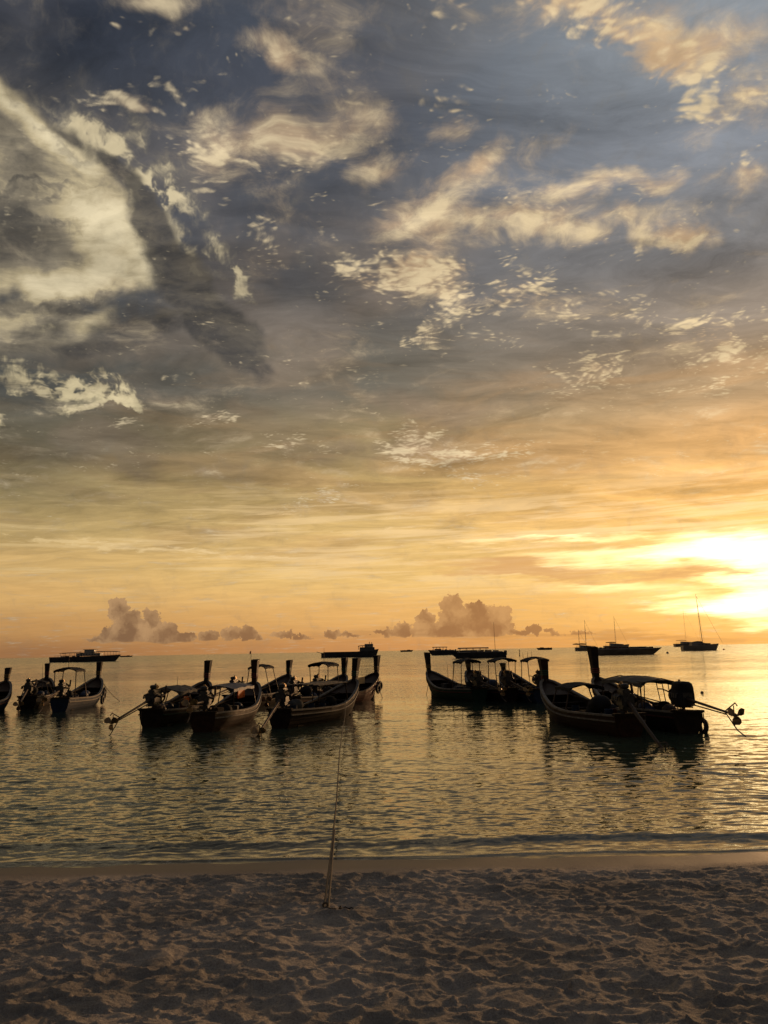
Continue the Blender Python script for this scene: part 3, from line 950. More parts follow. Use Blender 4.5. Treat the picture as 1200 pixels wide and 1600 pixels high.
def engine(parent, covered=False, up=0.0, turn=0.0, drop=0.12):
    """truck engine on its pivot with the long shaft, guard and propeller lifted clear of the water"""
    base = sheer(0) + 0.05
    e = thing_part('engine', parent, (0.22, 0, base + 0.38 + up), (0, 0, turn))
    e.scale = (1.0, 1.25, 1.2)
    blk = MB()
    blk.rbox((0, 0, 0), (0.62, 0.30, 0.30), 0.03)
    blk.rbox((0.02, 0, 0.20), (0.54, 0.20, 0.13), 0.03)
    blk.rbox((0.0, 0, -0.19), (0.42, 0.22, 0.12), 0.03)
    for i in range(4):
        blk.tube([(-0.2 + i * 0.13, 0.14, 0.12), (-0.2 + i * 0.13, 0.23, 0.08), (-0.2 + i * 0.13, 0.25, -0.02)], 0.025, 6)
    blk.build('engine_block', M_ENG, e)
    fan = MB()
    fan.torus((0.37, 0, 0.03), 0.20, 0.028, 'X', 16, 6)
    for i in range(6):
        a = i * math.pi / 3
        fan.box((0.37, 0.10 * math.cos(a), 0.03 + 0.10 * math.sin(a)), (0.02, 0.07, 0.17), (a - math.pi / 2, 0.0, 0.0))
    fan.tube([(0.30, 0, 0.03), (0.40, 0, 0.03)], 0.045, 8)
    fan.build('cooling_fan', M_IRON, e)
    air = MB()
    air.tube([(-0.08, 0, 0.26), (-0.08, 0, 0.30), (-0.08, 0, 0.36)], [0.06, 0.10, 0.10], 12)
    air.ball((-0.08, 0, 0.36), 0.10, 10, 6, (1, 1, 0.35))
    air.build('air_filter', M_ENG, e, smooth=False)
    ex = MB()
    ex.tube([(-0.2, -0.15, 0.08), (-0.05, -0.24, 0.04), (0.22, -0.26, 0.10), (0.30, -0.26, 0.36)], 0.032, 8)
    ex.build('exhaust_pipe', M_IRON, e)
    tk = MB()
    tk.rbox((0.14, 0.02, 0.33), (0.20, 0.16, 0.12), 0.03)
    tk.tube([(0.14, 0.02, 0.38), (0.14, 0.02, 0.43)], 0.03, 8)
    tk.build('water_tank', M_BRASS, e)
    st = MB()
    st.tube([(0.0, 0, -0.2), (0.0, 0, -0.52)], 0.045, 8)
    st.box((0, 0, -0.24), (0.34, 0.34, 0.03))
    st.tube([(-0.16, -0.16, -0.24), (0.16, -0.16, -0.24), (0.16, 0.16, -0.24), (-0.16, 0.16, -0.24)], 0.02, 5)
    st.build('pivot_stand', M_IRON, e)
    til = MB()
    til.tube([(0.30, 0, -0.02), (0.65, 0.0, 0.06), (1.30, 0.02, 0.14)], [0.022, 0.02, 0.016], 6)
    til.tube([(1.30, 0.02, 0.14), (1.30, 0.14, 0.15)], 0.018, 6)
    til.build('tiller_bar', M_IRON, e)
    L = 2.5
    sh = MB()
    a0 = Vector((-0.30, 0, -0.04))
    a1 = Vector((-0.30 - L, 0, -0.04 - drop * L))
    sh.tube([a0, a0.lerp(a1, 0.2), a1], [0.05, 0.034, 0.026], 8)
    sh.tube([a0 + Vector((0, 0, -0.10)), a0.lerp(a1, 0.82) + Vector((0, 0, -0.05))], 0.016, 6)
    sh.build('propeller_shaft', M_IRON, e)
    gd = MB()
    gd.tube([a0.lerp(a1, 0.80), a1 + Vector((-0.03, 0.0, 0.26)), a1 + Vector((-0.12, 0, 0.20))], 0.014, 6)
    gd.tube([a0.lerp(a1, 0.80), a1 + Vector((-0.06, 0.0, -0.32)), a1 + Vector((-0.42, 0, -0.42))], 0.014, 6)
    gd.tube([a1 + Vector((0.05, 0, 0.2)), a1 + Vector((0.05, 0, -0.24))], 0.012, 6)
    gd.build('propeller_guard', M_IRON, e)
    pr = MB()
    pr.tube([a1 + Vector((0.04, 0, 0)), a1 + Vector((-0.14, 0, 0))], [0.045, 0.02], 8)
    for i in range(3):
        a = i * 2 * math.pi / 3 + 0.5
        c = a1 + Vector((-0.06, 0.0, 0.0))
        d = Vector((0, math.cos(a), math.sin(a)))
        t = Vector((0, -math.sin(a), math.cos(a)))
        ring = []
        for s_, w_ in ((0.03, 0.03), (0.09, 0.075), (0.16, 0.085), (0.21, 0.03)):
            ring.append([c + d * s_ + t * w_ + Vector((0.035, 0, 0)), c + d * s_ + t * w_ + Vector((0.045, 0, 0)), c + d * s_ - t * w_ - Vector((0.030, 0, 0)), c + d * s_ - t * w_ - Vector((0.040, 0, 0))])
        pr.strip(ring, closed=True, cap=True)
    pr.build('propeller', M_BRASS, e)
    if covered:
        cv = MB()
        rings = []
        for z, sx, sy in ((-0.26, 0.40, 0.25), (-0.1, 0.41, 0.27), (0.1, 0.40, 0.27), (0.30, 0.38, 0.25), (0.42, 0.34, 0.22), (0.48, 0.24, 0.15), (0.49, 0.05, 0.04)):
            rings.append([(0.02 + sx * abs(math.cos(t)) ** 0.7 * math.copysign(1, math.cos(t)) * (1 + 0.03 * math.sin(5 * t + z * 9)),
                           sy * abs(math.sin(t)) ** 0.7 * math.copysign(1, math.sin(t)) * (1 + 0.04 * math.sin(4 * t + z * 7)), z) for t in [k * math.pi / 10 for k in range(20)]])
        cv.strip(rings, closed=True, cap=True)
        cvo = cv.build('engine_cover', M_TARPB, e, smooth=False)
        cvo.scale = (0.82, 0.9, 0.8)
    return e

def thing_part(name, parent, loc, rot=(0, 0, 0)):
    o = bpy.data.objects.new(name, None)
    COL.objects.link(o)
    o.parent = parent
    o.location = loc
    o.rotation_euler = rot
    return o

def canopy(parent, x0, x1, z, w, kind, r_):
    """cloth or board roof over poles; kind small, arch or planks"""
    if kind == 'planks':
        n = 7
        slat = MB().rbox((0, 0, 0), (x1 - x0, 2 * w / n - 0.012, 0.025), 0.004).mesh('roof_board', M_TARPG)
        for k in range(n):
            y = -w + (k + 0.5) * 2 * w / n
            inst('roof_board', slat, parent, ((x0 + x1) / 2, y, z + 0.05 * (1 - (y / w) ** 2)), (0, r_.uniform(-.01, .01), 0))
        fr = MB()
        for x in (x0 + 0.1, (x0 + x1) / 2, x1 - 0.1):
            fr.tube([(x, -w, z - 0.03), (x, 0, z + 0.01), (x, w, z - 0.03)], 0.02, 5)
        fr.build('roof_frame', M_WOODIN, parent)
    else:
        rings = []
        nx = 9
        arch = 0.16 if kind == 'arch' else 0.13
        for i in range(nx):
            t = i / (nx - 1)
            x = x0 + (x1 - x0) * t
            sag = -0.035 * math.sin(t * math.pi * 3) ** 2 + (0.10 * (2 * abs(t - 0.5)) ** 3 * (-1 if kind == 'arch' else -0.35))
            top = []
            bot = []
            for j in range(9):
                s = -1 + 2 * j / 8
                zz = z + arch * (1 - s * s) + sag + r_.uniform(-0.008, 0.008)
                top.append((x, s * w, zz))
                bot.append((x, s * w, zz - 0.02 - (0.08 if j in (0, 8) else 0)))
            rings.append(top + bot[::-1])
        mb = MB()
        mb.strip(rings, closed=True, cap=True)
        mb.build('canopy', {'arch': M_TARPG, 'small': M_TARPB, 'blue': M_TARP}[kind], parent)
        hoop = MB()
        for x in (x0 + 0.06, x1 - 0.06):
            hoop.tube([(x, -w + 0.02, z - 0.05), (x, 0, z + arch - 0.05), (x, w - 0.02, z - 0.05)], 0.018, 5)
        for sgn in (-1, 1):
            hoop.tube([(x0, sgn * (w - 0.03), z - 0.05), (x1, sgn * (w - 0.03), z - 0.05)], 0.016, 5)
        hoop.build('canopy_frame', M_IRON, parent)
    for x in (x0 + 0.12, x1 - 0.12):
        for sgn in (-1, 1):
            u_ = min(0.97, x / HL)
            p = station(u_)[-1]
            pl = MB()
            yb = sgn * (p[1] - 0.04)
            yt = sgn * (w - 0.04)
            pl.tube([(x, yb, p[2] - 0.05), (x + 0.02, (yb * .4 + yt * .6), (p[2] + z) / 2), (x, yt, z - 0.02)], 0.022, 6)
            pl.build('canopy_pole', M_WOODIN if kind == 'planks' else M_IRON, parent)

def longtail(S, bx_pt, label, hull='wood', rail='rail_w', rub='rub_r', top=2.25, lean=0.22, can=None, covered=False, turn=0.0, drop=0.12,
             extras=(), seed=1, pitch=0.0, wide=1.2):
    r_ = random.Random(seed)
    d = bx_pt - S
    rz = math.atan2(d.y, d.x)
    t = thing('longtail_boat', (S.x, S.y, 0.0), rz, label, 'longtail boat', 'wooden longtail boats moored off the beach')
    t.rotation_euler = (r_.uniform(-0.03, 0.03), pitch, rz)
    s = d.length / HL
    t.scale = (s, 1.0, 1.0)
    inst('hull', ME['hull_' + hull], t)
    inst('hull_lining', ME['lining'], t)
    for k in (0,):
        inst('gunwale', ME[rail], t)
        inst('rubbing_strake', ME[rub], t)
    pm, cap, rb = prow_mesh(top, lean, wide)
    post = pm.build('prow_post', M_VARN if hull == 'varnish' else M_WOOD, t)
    cap.build('post_cap', M_WOOD, post)
    rb.build('ribbon_band', r_.choice([M_RIB_R, M_RIB_G, M_RIB_Y]), post)
    tl = MB()
    ribbon_tails(tl, ST.x + 0.03, ST.z + 0.2, r_)
    tl.build('ribbon_tail', r_.choice([M_RIB_R, M_RIB_G, M_RIB_Y]), post)
    # fore deck, thwarts and floor boards
    fd = MB()
    rings = []
    for u_ in (0.84, 0.88, 0.92, 0.955, 0.985):
        p = station(u_, 0.05)[-1]
        rings.append([(p[0], -p[1], p[2] - 0.07), (p[0], p[1], p[2] - 0.07), (p[0], p[1], p[2] - 0.095), (p[0], -p[1], p[2] - 0.095)])
    fd.strip(rings, closed=True, cap=True)
    fd.build('fore_deck', M_VARN, t)
    for u_ in (0.16, 0.33, 0.5, 0.66, 0.77):
        p = station(u_, 0.05)[-2]
        th = MB().box((p[0], 0, p[2] + 0.02), (0.24, 2 * p[1] + 0.03, 0.035))
        th.build('thwart', M_WOODIN, t)
    fl = MB()
    for k in range(4):
        fl.box((2.9, -0.33 + k * 0.22, 0.03), (4.6, 0.20, 0.025))
    fl.build('floor_board', M_WOODIN, t)
    tb = MB().box((-0.0, 0, sheer(0) + 0.03), (0.16, 2 * half_beam(0) + 0.1, 0.07))
    tb.build('transom_beam', M_WOODIN, t)
    for q in range(r_.randint(8, 10)):
        x = r_.uniform(0.9, 4.4)
        u_ = x / HL
        yy = r_.uniform(-0.35, 0.35)
        kk_ = r_.random()
        if kk_ < 0.4:
            b = MB()
            for j in range(3):
                b.ball((x + r_.uniform(-.15, .15), yy + r_.uniform(-.1, .1), sheer(u_) + r_.uniform(-.12, .10)), r_.uniform(.14, .24), 9, 6, (1.3, 1, .8))
            b.build('net_heap', r_.choice([M_TARPB, M_TARP, M_IRON]), t, smooth=True)
        elif kk_ < 0.7:
            MB().rbox((x, yy, sheer(u_) - 0.06), (r_.uniform(.3, .6), r_.uniform(.3, .45), r_.uniform(.3, .5)), 0.02, (0, 0, r_.uniform(-.4, .4))).build('cool_box', r_.choice([M_TARPG, M_RED, M_BLUE, M_WOODIN]), t)
        else:
            b = MB()
            b.tube([(x, yy, sheer(u_) - 0.35), (x, yy, sheer(u_) + 0.12)], [0.13, 0.13], 12).torus((x, yy, sheer(u_) + 0.12), 0.12, 0.015, 'Z', 12, 4)
            b.build('fuel_drum', M_BLUE, t)
    engine(t, covered, 0.0, turn, drop)
    if can:
        canopy(t, *can, r_)
    for e in extras:
        k = e[0]
        if k == 'fender':            # old tyres hung over the side
            for x, sgn in e[1]:
                p = station(x / HL)[-1]
                tt = MB()
                tt.torus((0, 0, 0), 0.19, 0.07, 'Y', 14, 6)
                tt.tube([(0, 0, 0.2), (0, 0, 0.45)], 0.012, 4)
                o = tt.build('tyre_fender', M_RUBBER, t)
                o.location = (p[0], sgn * (p[1] + 0.11), p[2] - 0.42)
        elif k == 'board':           # upright board inside the side; orange ones have a sun glint painted in
            x, y, z, L, h, m = e[1:]
            MB().rbox((x, y, z), (L, 0.03, h), 0.006).build('side_board', m, t)
        elif k == 'aerial':
            x, y, z0, z1 = e[1:]
            MB().tube([(x, y, z0), (x + 0.02, y, z1)], [0.014, 0.006], 5).build('aerial', M_IRON, t)
        elif k == 'flag':
            x, y, z0, z1 = e[1:]
            MB().tube([(x, y, z0), (x, y, z1)], 0.012, 5).build('flag_pole', M_IRON, t)
            rings = []
            for i in range(6):
                q = i / 5
                rings.append([(x - 0.22 * q, y + 0.02 * math.sin(q * 5), z1 - 0.02 - 0.05 * q), (x - 0.22 * q, y + 0.02 * math.sin(q * 5) + 0.004, z1 - 0.16 - 0.06 * q)])
            MB().strip(rings).build('flag', M_RIB_R, t)
        elif k == 'crate':
            x, y, L, w_, h, m = e[1:]
            MB().rbox((x, y, 0.05 + h / 2), (L, w_, h), 0.02).build('locker', m, t)
        elif k == 'bundle':
            x, y, z, rr, m = e[1:]
            b = MB()
            for q in range(3):
                b.ball((x + r_.uniform(-.12, .12), y + r_.uniform(-.08, .08), z + r_.uniform(-.04, .06)), rr * r_.uniform(.7, 1.1), 9, 6, (1.2, 1, .8))
            b.build('tarpaulin_bundle', m, t, smooth=True)
        elif k == 'rods':            # poles and oars laid along the boat
            for q in range(e[1]):
                y = r_.uniform(-0.5, 0.5)
                MB().tube([(1.0 + r_.uniform(0, .6), y, 0.66), (4.6 + r_.uniform(0, .7), y * 0.5 + r_.uniform(-.1, .1), 0.86 + r_.uniform(0, .12))], 0.02, 5).build('boat_pole', M_WOODIN, t)
        elif k == 'rail_frame':      # open side frame under a low canopy
            x0, x1, z, n = e[1:]
            for sgn in (-1, 1):
                f = MB()
                pa = [station((x0 + (x1 - x0) * i / n) / HL)[-1] for i in range(n + 1)]
                for i, p in enumerate(pa):
                    f.tube([(p[0], sgn * (p[1] - 0.03), p[2]), (p[0], sgn * 0.6, z)], 0.016, 5)
                f.tube([(x0, sgn * 0.6, z), (x1, sgn * 0.6, z)], 0.018, 5)
                f.build('side_frame', M_WOODIN, t)
        elif k == 'line':            # short line hanging from the bow into the water
            dx_, dy_ = e[1:]
            f = MB()
            a = Vector((ST.x - 0.2, dy_ * 0.1, ST.z))
            b = Vector((ST.x + dx_, dy_, -0.1))
            f.tube([a.lerp(b, i / 8) + Vector((0, 0, -0.16 * math.sin(i / 8 * math.pi))) for i in range(9)], 0.014, 5)
            f.build('bow_line', M_ROPE, t)
        elif k == 'stern_line':
            x, y = e[1:]
            MB().tube([(x, y, 0.62), (x + 0.01, y, 0.3), (x - 0.03, y, -0.12)], 0.013, 5).build('stern_line', M_ROPE, t)
    return t

def bow_at(S, px, L=HL):
    """bow position L metres from the stern, away from the beach, on the bearing of px"""
    py = 1200.0
    last = None
    while py > 1035:
        py -= 0.1
        B = ground(px, py)
        if B.y > S.y and (B - S).length >= L:
            return B
    return B
def LT(s, bx, label, L=HL, **kw):
    S = ground(*s)
    return longtail(S, bow_at(S, bx, L), label, **kw)

LT((-60, 1122), 4, 'longtail boat cut off by the left edge, only its leaning prow showing', top=2.05, lean=0.35, hull='blue', extras=(('line', 0.15, 0.05),), seed=3)
LT((42, 1108), 70, 'cluttered low longtail boat with no canopy, second from the left edge', top=2.2, lean=0.05, can=(2.6, 4.0, 1.25, 0.55, 'small'), drop=0.22,
   extras=(('bundle', 1.4, 0, .9, .3, M_TARPB), ('bundle', 2.2, .2, .8, .25, M_TARP), ('aerial', 2.9, -.3, .9, 2.3), ('rods', 2), ('crate', 1.9, -.2, .6, .5, .6, M_WOODIN)), seed=4)
LT((92, 1112), 148, 'longtail boat with small dark canopy and old tyres hung at its bow, far left', top=2.25, lean=0.12, hull='blue', rub='rub_w',
   can=(0.6, 2.3, 1.98, 0.55, 'small'), extras=(('fender', ((4.6, -1), (5.3, -1), (5.8, -1))), ('line', 1.3, -1.1), ('aerial', 1.9, .2, 2.0, 2.7), ('rods', 2), ('bundle', 1.1, 0, .8, .25, M_TARPB)), seed=5)
LT((235, 1137), 316, 'longtail boat with its propeller shaft swung out left, left end of middle cluster', top=2.28, lean=0.12, rub='rub_g', can=(1.3, 3.9, 1.25, 0.66, 'arch'), turn=-0.15, drop=0.2,
   extras=(('board', 4.5, .1, .75, .7, .22, M_ORANGE), ('stern_line', -.02, .35), ('rods', 2), ('aerial', 3.2, .1, 1.3, 1.7)), seed=6)
LT((316, 1144), 393, 'longtail boat with dark blue canopy and orange sun glint painted on a board near its bow', top=2.30, lean=0.10, hull='varnish', rail='rail_w', rub='rub_w', can=(1.5, 4.4, 1.38, 0.68, 'blue'), drop=-0.02,
   turn=0.15, extras=(('board', 5.15, .05, 1.02, 1.0, .36, M_ORANGE), ('crate', 3.4, 0, .8, .6, .5, M_BLUE), ('rods', 1)), seed=7)
LT((362, 1108), 446, 'longtail boat with small high canopy and red flag, behind the dark blue canopy', top=2.15, lean=0.12, can=(2.8, 4.0, 1.92, 0.48, 'small'),
   extras=(('flag', 2.6, .2, 2.0, 2.75), ('bundle', 1.2, .1, .9, .32, M_TARPB), ('rods', 2), ('crate', 3.2, 0, .7, .6, .5, M_RED)), seed=8)
LT((437, 1138), 548, 'longtail boat roofed with grey boards, moored by rope to the beach', top=2.28, lean=0.22, hull='wood', rub='rub_w', can=(1.7, 4.5, 1.38, 0.74, 'planks'), drop=0.30,
   turn=0.2, extras=(('crate', 3.4, 0, .8, .6, .5, M_WOODIN), ('bundle', 1.4, .1, .7, .28, M_TARPG), ('rods', 1)), seed=9)
LT((455, 1112), 533, 'longtail boat hidden but for its upright prow behind the board roofed boat', top=2.25, lean=0.03, extras=(('bundle', 1.8, 0, .8, .3, M_TARPB), ('rods', 1)), seed=10)
LT((492, 1105), 583, 'longtail boat with small pale board by its bow, right end of middle cluster', top=2.32, lean=0.05, hull='red', rail='rail_v', can=(0.3, 1.5, 2.02, 0.55, 'small'),
   extras=(('board', 5.1, .0, 1.06, .9, .36, M_YEL), ('fender', ((5.6, -1), (6.0, -1))), ('aerial', 1.5, .3, 2.0, 2.8), ('line', .3, -.25)), seed=11)
LT((750, 1096), 676, 'longtail boat at the left end of the right hand cluster, its prow standing clear', top=2.42, lean=0.14, hull='green', can=(0.9, 2.1, 2.00, 0.55, 'small'),
   extras=(('aerial', 3.9, .1, .8, 1.8), ('rods', 2), ('line', .1, .2), ('crate', 2.6, 0, .7, .6, .5, M_WOODIN), ('bundle', 1.0, 0, .8, .26, M_TARPB)), seed=12)
LT((797, 1096), 738, 'longtail boat with a tall aerial above its canopy, middle of the right cluster', top=2.05, lean=0.10, can=(0.3, 1.6, 2.04, 0.58, 'small'),
   extras=(('aerial', 1.9, .0, 2.1, 4.0), ('rods', 2), ('bundle', 2.4, .1, .8, .3, M_TARP), ('crate', 3.6, 0, .8, .6, .45, M_RED)), seed=13)
LT((848, 1098), 793, 'longtail boat with three short poles on its thin canopy, right of the tall aerial', top=1.75, lean=0.12, hull='blue', can=(0.2, 1.5, 2.06, 0.55, 'small'),
   extras=(('aerial', 1.3, .2, 2.1, 2.45), ('aerial', 1.6, -.1, 2.1, 2.45), ('aerial', 1.8, .3, 2.1, 2.4), ('rods', 1)), seed=14)
LT((1076, 1146), 941, 'near longtail boat with a tarpaulin covered engine and a long shaft raised to the right', top=2.58, lean=0.20, L=7.6, hull='wood', rub='rub_r', can=(1.5, 4.8, 1.44, 0.72, 'arch'), covered=True, turn=-0.02, drop=0.08, wide=1.35,
   extras=(('rail_frame', 1.5, 3.2, 1.42, 4), ('stern_line', -.35, -.3), ('rods', 2), ('crate', 3.3, 0, .8, .6, .5, M_WOODIN), ('fender', ((.25, -1),))), seed=15)
LT((986, 1152), 862, 'near open longtail boat with a white railed bow at the left of the right pair', top=2.15, lean=0.12, L=7.2, hull='varnish', rail='rail_w', rub='rub_w', can=(3.0, 4.4, 1.30, 0.6, 'small'), turn=-0.1, drop=0.38,
   extras=(('bundle', 2.0, .1, .8, .34, M_TARPB), ('rods', 2), ('stern_line', .3, -.62), ('crate', 2.8, .1, .8, .6, .5, M_WOODIN), ('fender', ((2.4, -1),)), ('line', .12, .1)), seed=16)

# ------------------------------------------------------------------ vessels further out
M_FHULL = mat('dark_steel_hull', (0.04, 0.045, 0.055), 0.5, scale=0.6)
M_FWHITE = mat('white_superstructure', (0.30, 0.29, 0.27), 0.5, vary=0.12, scale=0.8)
M_FROOF = mat('dark_deck_awning', (0.05, 0.05, 0.05), 0.7, scale=0.8)
M_GLASS = mat('dark_window_glass', (0.02, 0.025, 0.03), 0.08, vary=0.1)
M_YACHT = mat('yacht_gelcoat', (0.28, 0.25, 0.22), 0.35, vary=0.08, scale=0.4)
M_MAST = mat('anodised_mast', (0.12, 0.10, 0.09), 0.45, metal=0.3, vary=0.1)
M_SAIL = mat('furled_sailcloth', (0.10, 0.08, 0.08), 0.8)

def vessel(name, x0, x1, ywl, label, cat, group=None, yaw=0.0):
    """root at the waterline amidships, facing across the view; returns root, metres per photo pixel and width in metres"""
    a, b = ground(x0, ywl + (-(x0 - (x0 + x1) / 2)) * 0.0192), ground(x1, ywl - (x1 - (x0 + x1) / 2) * 0.0192)
    mid = (a + b) / 2
    w = (b - a).length
    d = b - a
    t = thing(name, (mid.x, mid.y, 0), math.atan2(d.y, d.x) + yaw, label, cat, group)
    return t, w / (x1 - x0), w

def boat_hull(L, B, H, bow=0.16, sheer_up=0.5, stern_in=0.9, name='hull', m=None, parent=None, flip=1):
    """plain displacement hull, bow at +x (flip=-1: at -x)"""
    rings = []
    for i in range(15):
        u_ = i / 14
        hb = B / 2 * (stern_in + (1 - stern_in) * min(1, u_ * 4)) * (1 - max(0, (u_ - 0.55) / 0.45) ** 2.3) + 0.02 * B
        zt = H * (1 + sheer_up * max(0, (u_ - 0.3) / 0.7) ** 2)
        xt = -L / 2 + L * (1 - bow) * u_
        row = []
        for k in range(6):
            t = k / 5
            row.append((flip * (xt + bow * L * max(0, (u_ - 0.6) / 0.4) ** 2 * t), hb * (0.25 + 0.75 * t ** 0.5), -0.35 * H + (zt + 0.35 * H) * t))
        rings.append(row + [(p[0], -p[1], p[2]) for p in reversed(row)])
    mb = MB().strip(rings, closed=True, cap=True)
    return mb.build(name, m or M_FHULL, parent)

def posts_roof(t, x0, x1, z0, z1, w, n, s, name='awning'):
    rf = MB()
    rings = []
    for i in range(6):
        q = i / 5
        x = x0 + (x1 - x0) * q
        zz = z1 - 0.18 * s * 4 * (2 * abs(q - 0.5)) ** 2.5
        rings.append([(x, -w, zz), (x, 0, zz + 0.25), (x, w, zz), (x, w, zz - 0.12), (x, 0, zz + 0.1), (x, -w, zz - 0.12)])
    rf.strip(rings, closed=True, cap=True)
    rf.build(name, M_FROOF, t)
    for i in range(n):
        x = x0 + (x1 - x0) * (0.06 + 0.88 * i / (n - 1))
        for sg in (-1, 1):
            MB().tube([(x, sg * (w - 0.1), z0), (x, sg * (w - 0.1), z1 - 0.05)], 0.07, 5).build('awning_post', M_IRON, t)

def railing(t, x0, x1, z, w, n, h=1.0, at_='railing'):
    mb = MB()
    for sg in (-1, 1):
        for i in range(n):
            x = x0 + (x1 - x0) * i / (n - 1)
            mb.tube([(x, sg * w, z), (x, sg * w, z + h)], 0.03, 4)
        mb.tube([(x0, sg * w, z + h), (x1, sg * w, z + h)], 0.035, 4)
        mb.tube([(x0, sg * w, z + h * 0.5), (x1, sg * w, z + h * 0.5)], 0.025, 4)
    mb.build(at_, M_IRON, t)

def far_people(parent_list, n, x0, x1, z, w, r_):
    """seats and lifejacket heaps that make the broken line on deck"""
    for i in range(n):
        x = x0 + (x1 - x0) * (i + r_.uniform(0.2, 0.8)) / n
        b = MB()
        b.rbox((x, r_.uniform(-w, w), z + 0.28), (r_.uniform(0.5, 1.2), 0.7, r_.uniform(0.4, 0.75)), 0.06)
        b.build('deck_locker', r_.choice([M_FROOF, M_IRON, M_RED, M_FWHITE]), parent_list)

# excursion ferry, far left
t, s, w = vessel('excursion_ferry', 79, 189, 1034, 'two decked excursion ferry with awnings at both ends, far out on the left', 'ferry')
r_ = random.Random(1)
boat_hull(w, 5.5, 8.0 * s, 0.10, 0.25, 0.8, 'hull', M_FHULL, t)
zd = 8.4 * s
MB().rbox((0.05 * w, 0, zd + 2.6 * s), (0.34 * w, 4.4, 4.2 * s), 0.1).build('main_cabin', M_FWHITE, t)
cab = bpy.data.objects['main_cabin']
win = MB().box((0, 0, 0), (1.5 * s, 4.44, 1.5 * s)).mesh('cabin_window', M_GLASS)
for i in range(8):
    inst('cabin_window', win, cab, (0.05 * w + (i - 3.5) * 4.3 * s, 0, zd + 3.0 * s))
MB().rbox((0.06 * w, 0, zd + 7.4 * s), (0.14 * w, 3.6, 5.4 * s), 0.1).build('wheelhouse', M_FWHITE, t)
MB().rbox((0.06 * w, 0, zd + 10.3 * s), (0.18 * w, 4.2, 0.5 * s), 0.05).build('wheelhouse_roof', M_FROOF, t)
posts_roof(t, 0.10 * w, 0.47 * w, zd - 0.5, zd + 6.8 * s, 2.5, 5, s)
posts_roof(t, -0.36 * w, -0.02 * w, zd - 0.5, zd + 5.6 * s, 2.5, 5, s)
railing(t, -0.42 * w, 0.46 * w, zd - 0.4, 2.5, 22)
far_people(t, 9, -0.36 * w, -0.10 * w, zd - 0.2, 1.5, r_)
MB().tube([(-0.09 * w, 0, zd), (-0.09 * w, 0, zd + 8 * s)], 0.1, 5).tube([(-0.075 * w, 0, zd), (-0.075 * w, 0, zd + 8.2 * s)], 0.08, 5).build('mast', M_IRON, t)

# work boat, middle
t, s, w = vessel('work_boat', 502, 592, 1027, 'low work boat with its wheelhouse piled at the right end, seen beyond the middle cluster', 'work boat')
boat_hull(w, 4.6, 7.5 * s, 0.06, 0.6, 0.35, 'hull', M_FHULL, t)
zd = 7.6 * s
MB().rbox((0.30 * w, 0, zd + 4.0 * s), (0.26 * w, 3.6, 7.0 * s), 0.1).build('deck_house', M_FHULL, t)
h = MB().rbox((0.33 * w, 0, zd + 10.0 * s), (0.15 * w, 3.0, 5.0 * s), 0.1).build('wheelhouse', M_FWHITE, t)
for i in range(3):
    inst('wheelhouse_window', win, h, (0.28 * w + i * 4 * s, 0, zd + 10.6 * s))
posts_roof(t, 0.14 * w, 0.30 * w, zd + 4 * s, zd + 9.6 * s, 1.7, 3, s)
MB().tube([(0.34 * w, 0, zd + 12 * s), (0.34 * w, 0, zd + 16 * s)], 0.1, 5).tube([(0.38 * w, 0, zd + 12 * s), (0.38 * w, 0, zd + 15 * s)], 0.16, 5).box((0.34 * w, 0, zd + 14 * s), (2.2 * s, 0.2, 0.2)).build('radar_mast', M_IRON, t)
MB().rbox((-0.15 * w, 0, zd + 0.3 * s), (0.62 * w, 3.0, 1.6 * s), 0.1).build('cargo_hatch', M_IRON, t)
far_people(t, 8, -0.2 * w, 0.16 * w, zd - 0.6, 1.0, r_)
MB().tube([(-0.5 * w, 0, zd - 0.2), (-0.58 * w, 0, zd + 0.5)], 0.12, 5).build('bowsprit', M_IRON, t)

def speedboat(x0, x1, ywl, hpx, label, flip, n, roof=True, seed=1, m=M_FHULL, group='tour boats anchored far off'):
    t, s, w = vessel('tour_speedboat', x0, x1, ywl, label, 'speedboat', group)
    r_ = random.Random(seed)
    H = hpx * 0.58 * s
    boat_hull(w, 0.22 * w, H, 0.16, 0.18, 0.9, 'hull', m, t, flip)
    MB().rbox((-flip * 0.04 * w, 0, H * 1.05), (0.80 * w, 0.20 * w, 0.16 * H), 0.03).build('deck', M_FWHITE, t)
    MB().rbox((flip * 0.14 * w, 0, H + hpx * 0.12 * s), (0.24 * w, 0.14 * w, hpx * 0.22 * s), 0.05).build('cuddy', M_FHULL, t)
    if roof:
        posts_roof(t, -0.34 * w, 0.20 * w, H, H + hpx * 0.42 * s, 0.09 * w, 5, 0.1 * s, 'hard_top')
    for i in range(3):
        o = MB()
        y = (i - 1) * 0.05 * w
        o.rbox((-flip * 0.50 * w, y, H * 0.85), (0.035 * w, 0.035 * w, H * 0.8), 0.04)
        o.tube([(-flip * 0.505 * w, y, H * 0.5), (-flip * 0.505 * w, y, -0.1)], 0.10, 6)
        o.build('outboard_motor', M_ENG, t)
    far_people(t, n, -0.42 * w, 0.36 * w, H * 1.02, 0.05 * w, r_)
    return t
speedboat(669, 712, 1023.5, 12, 'dark tour boat far off above the leftmost prow of the right cluster', -1, 6, seed=2)
speedboat(702, 790, 1028, 15, 'long dark tour boat with a crowded deck above the right cluster', -1, 16, seed=3)
speedboat(926, 1035, 1023, 15, 'long pale railed tour boat with a pointed bow, behind the tallest prow', 1, 22, roof=False, seed=4, m=mat('grey_painted_hull', (0.16, 0.14, 0.12), 0.4, scale=0.5))
speedboat(626, 646, 1018.5, 4, 'tiny dark boat on the horizon in the gap between the two clusters', 1, 2, roof=False, seed=5)
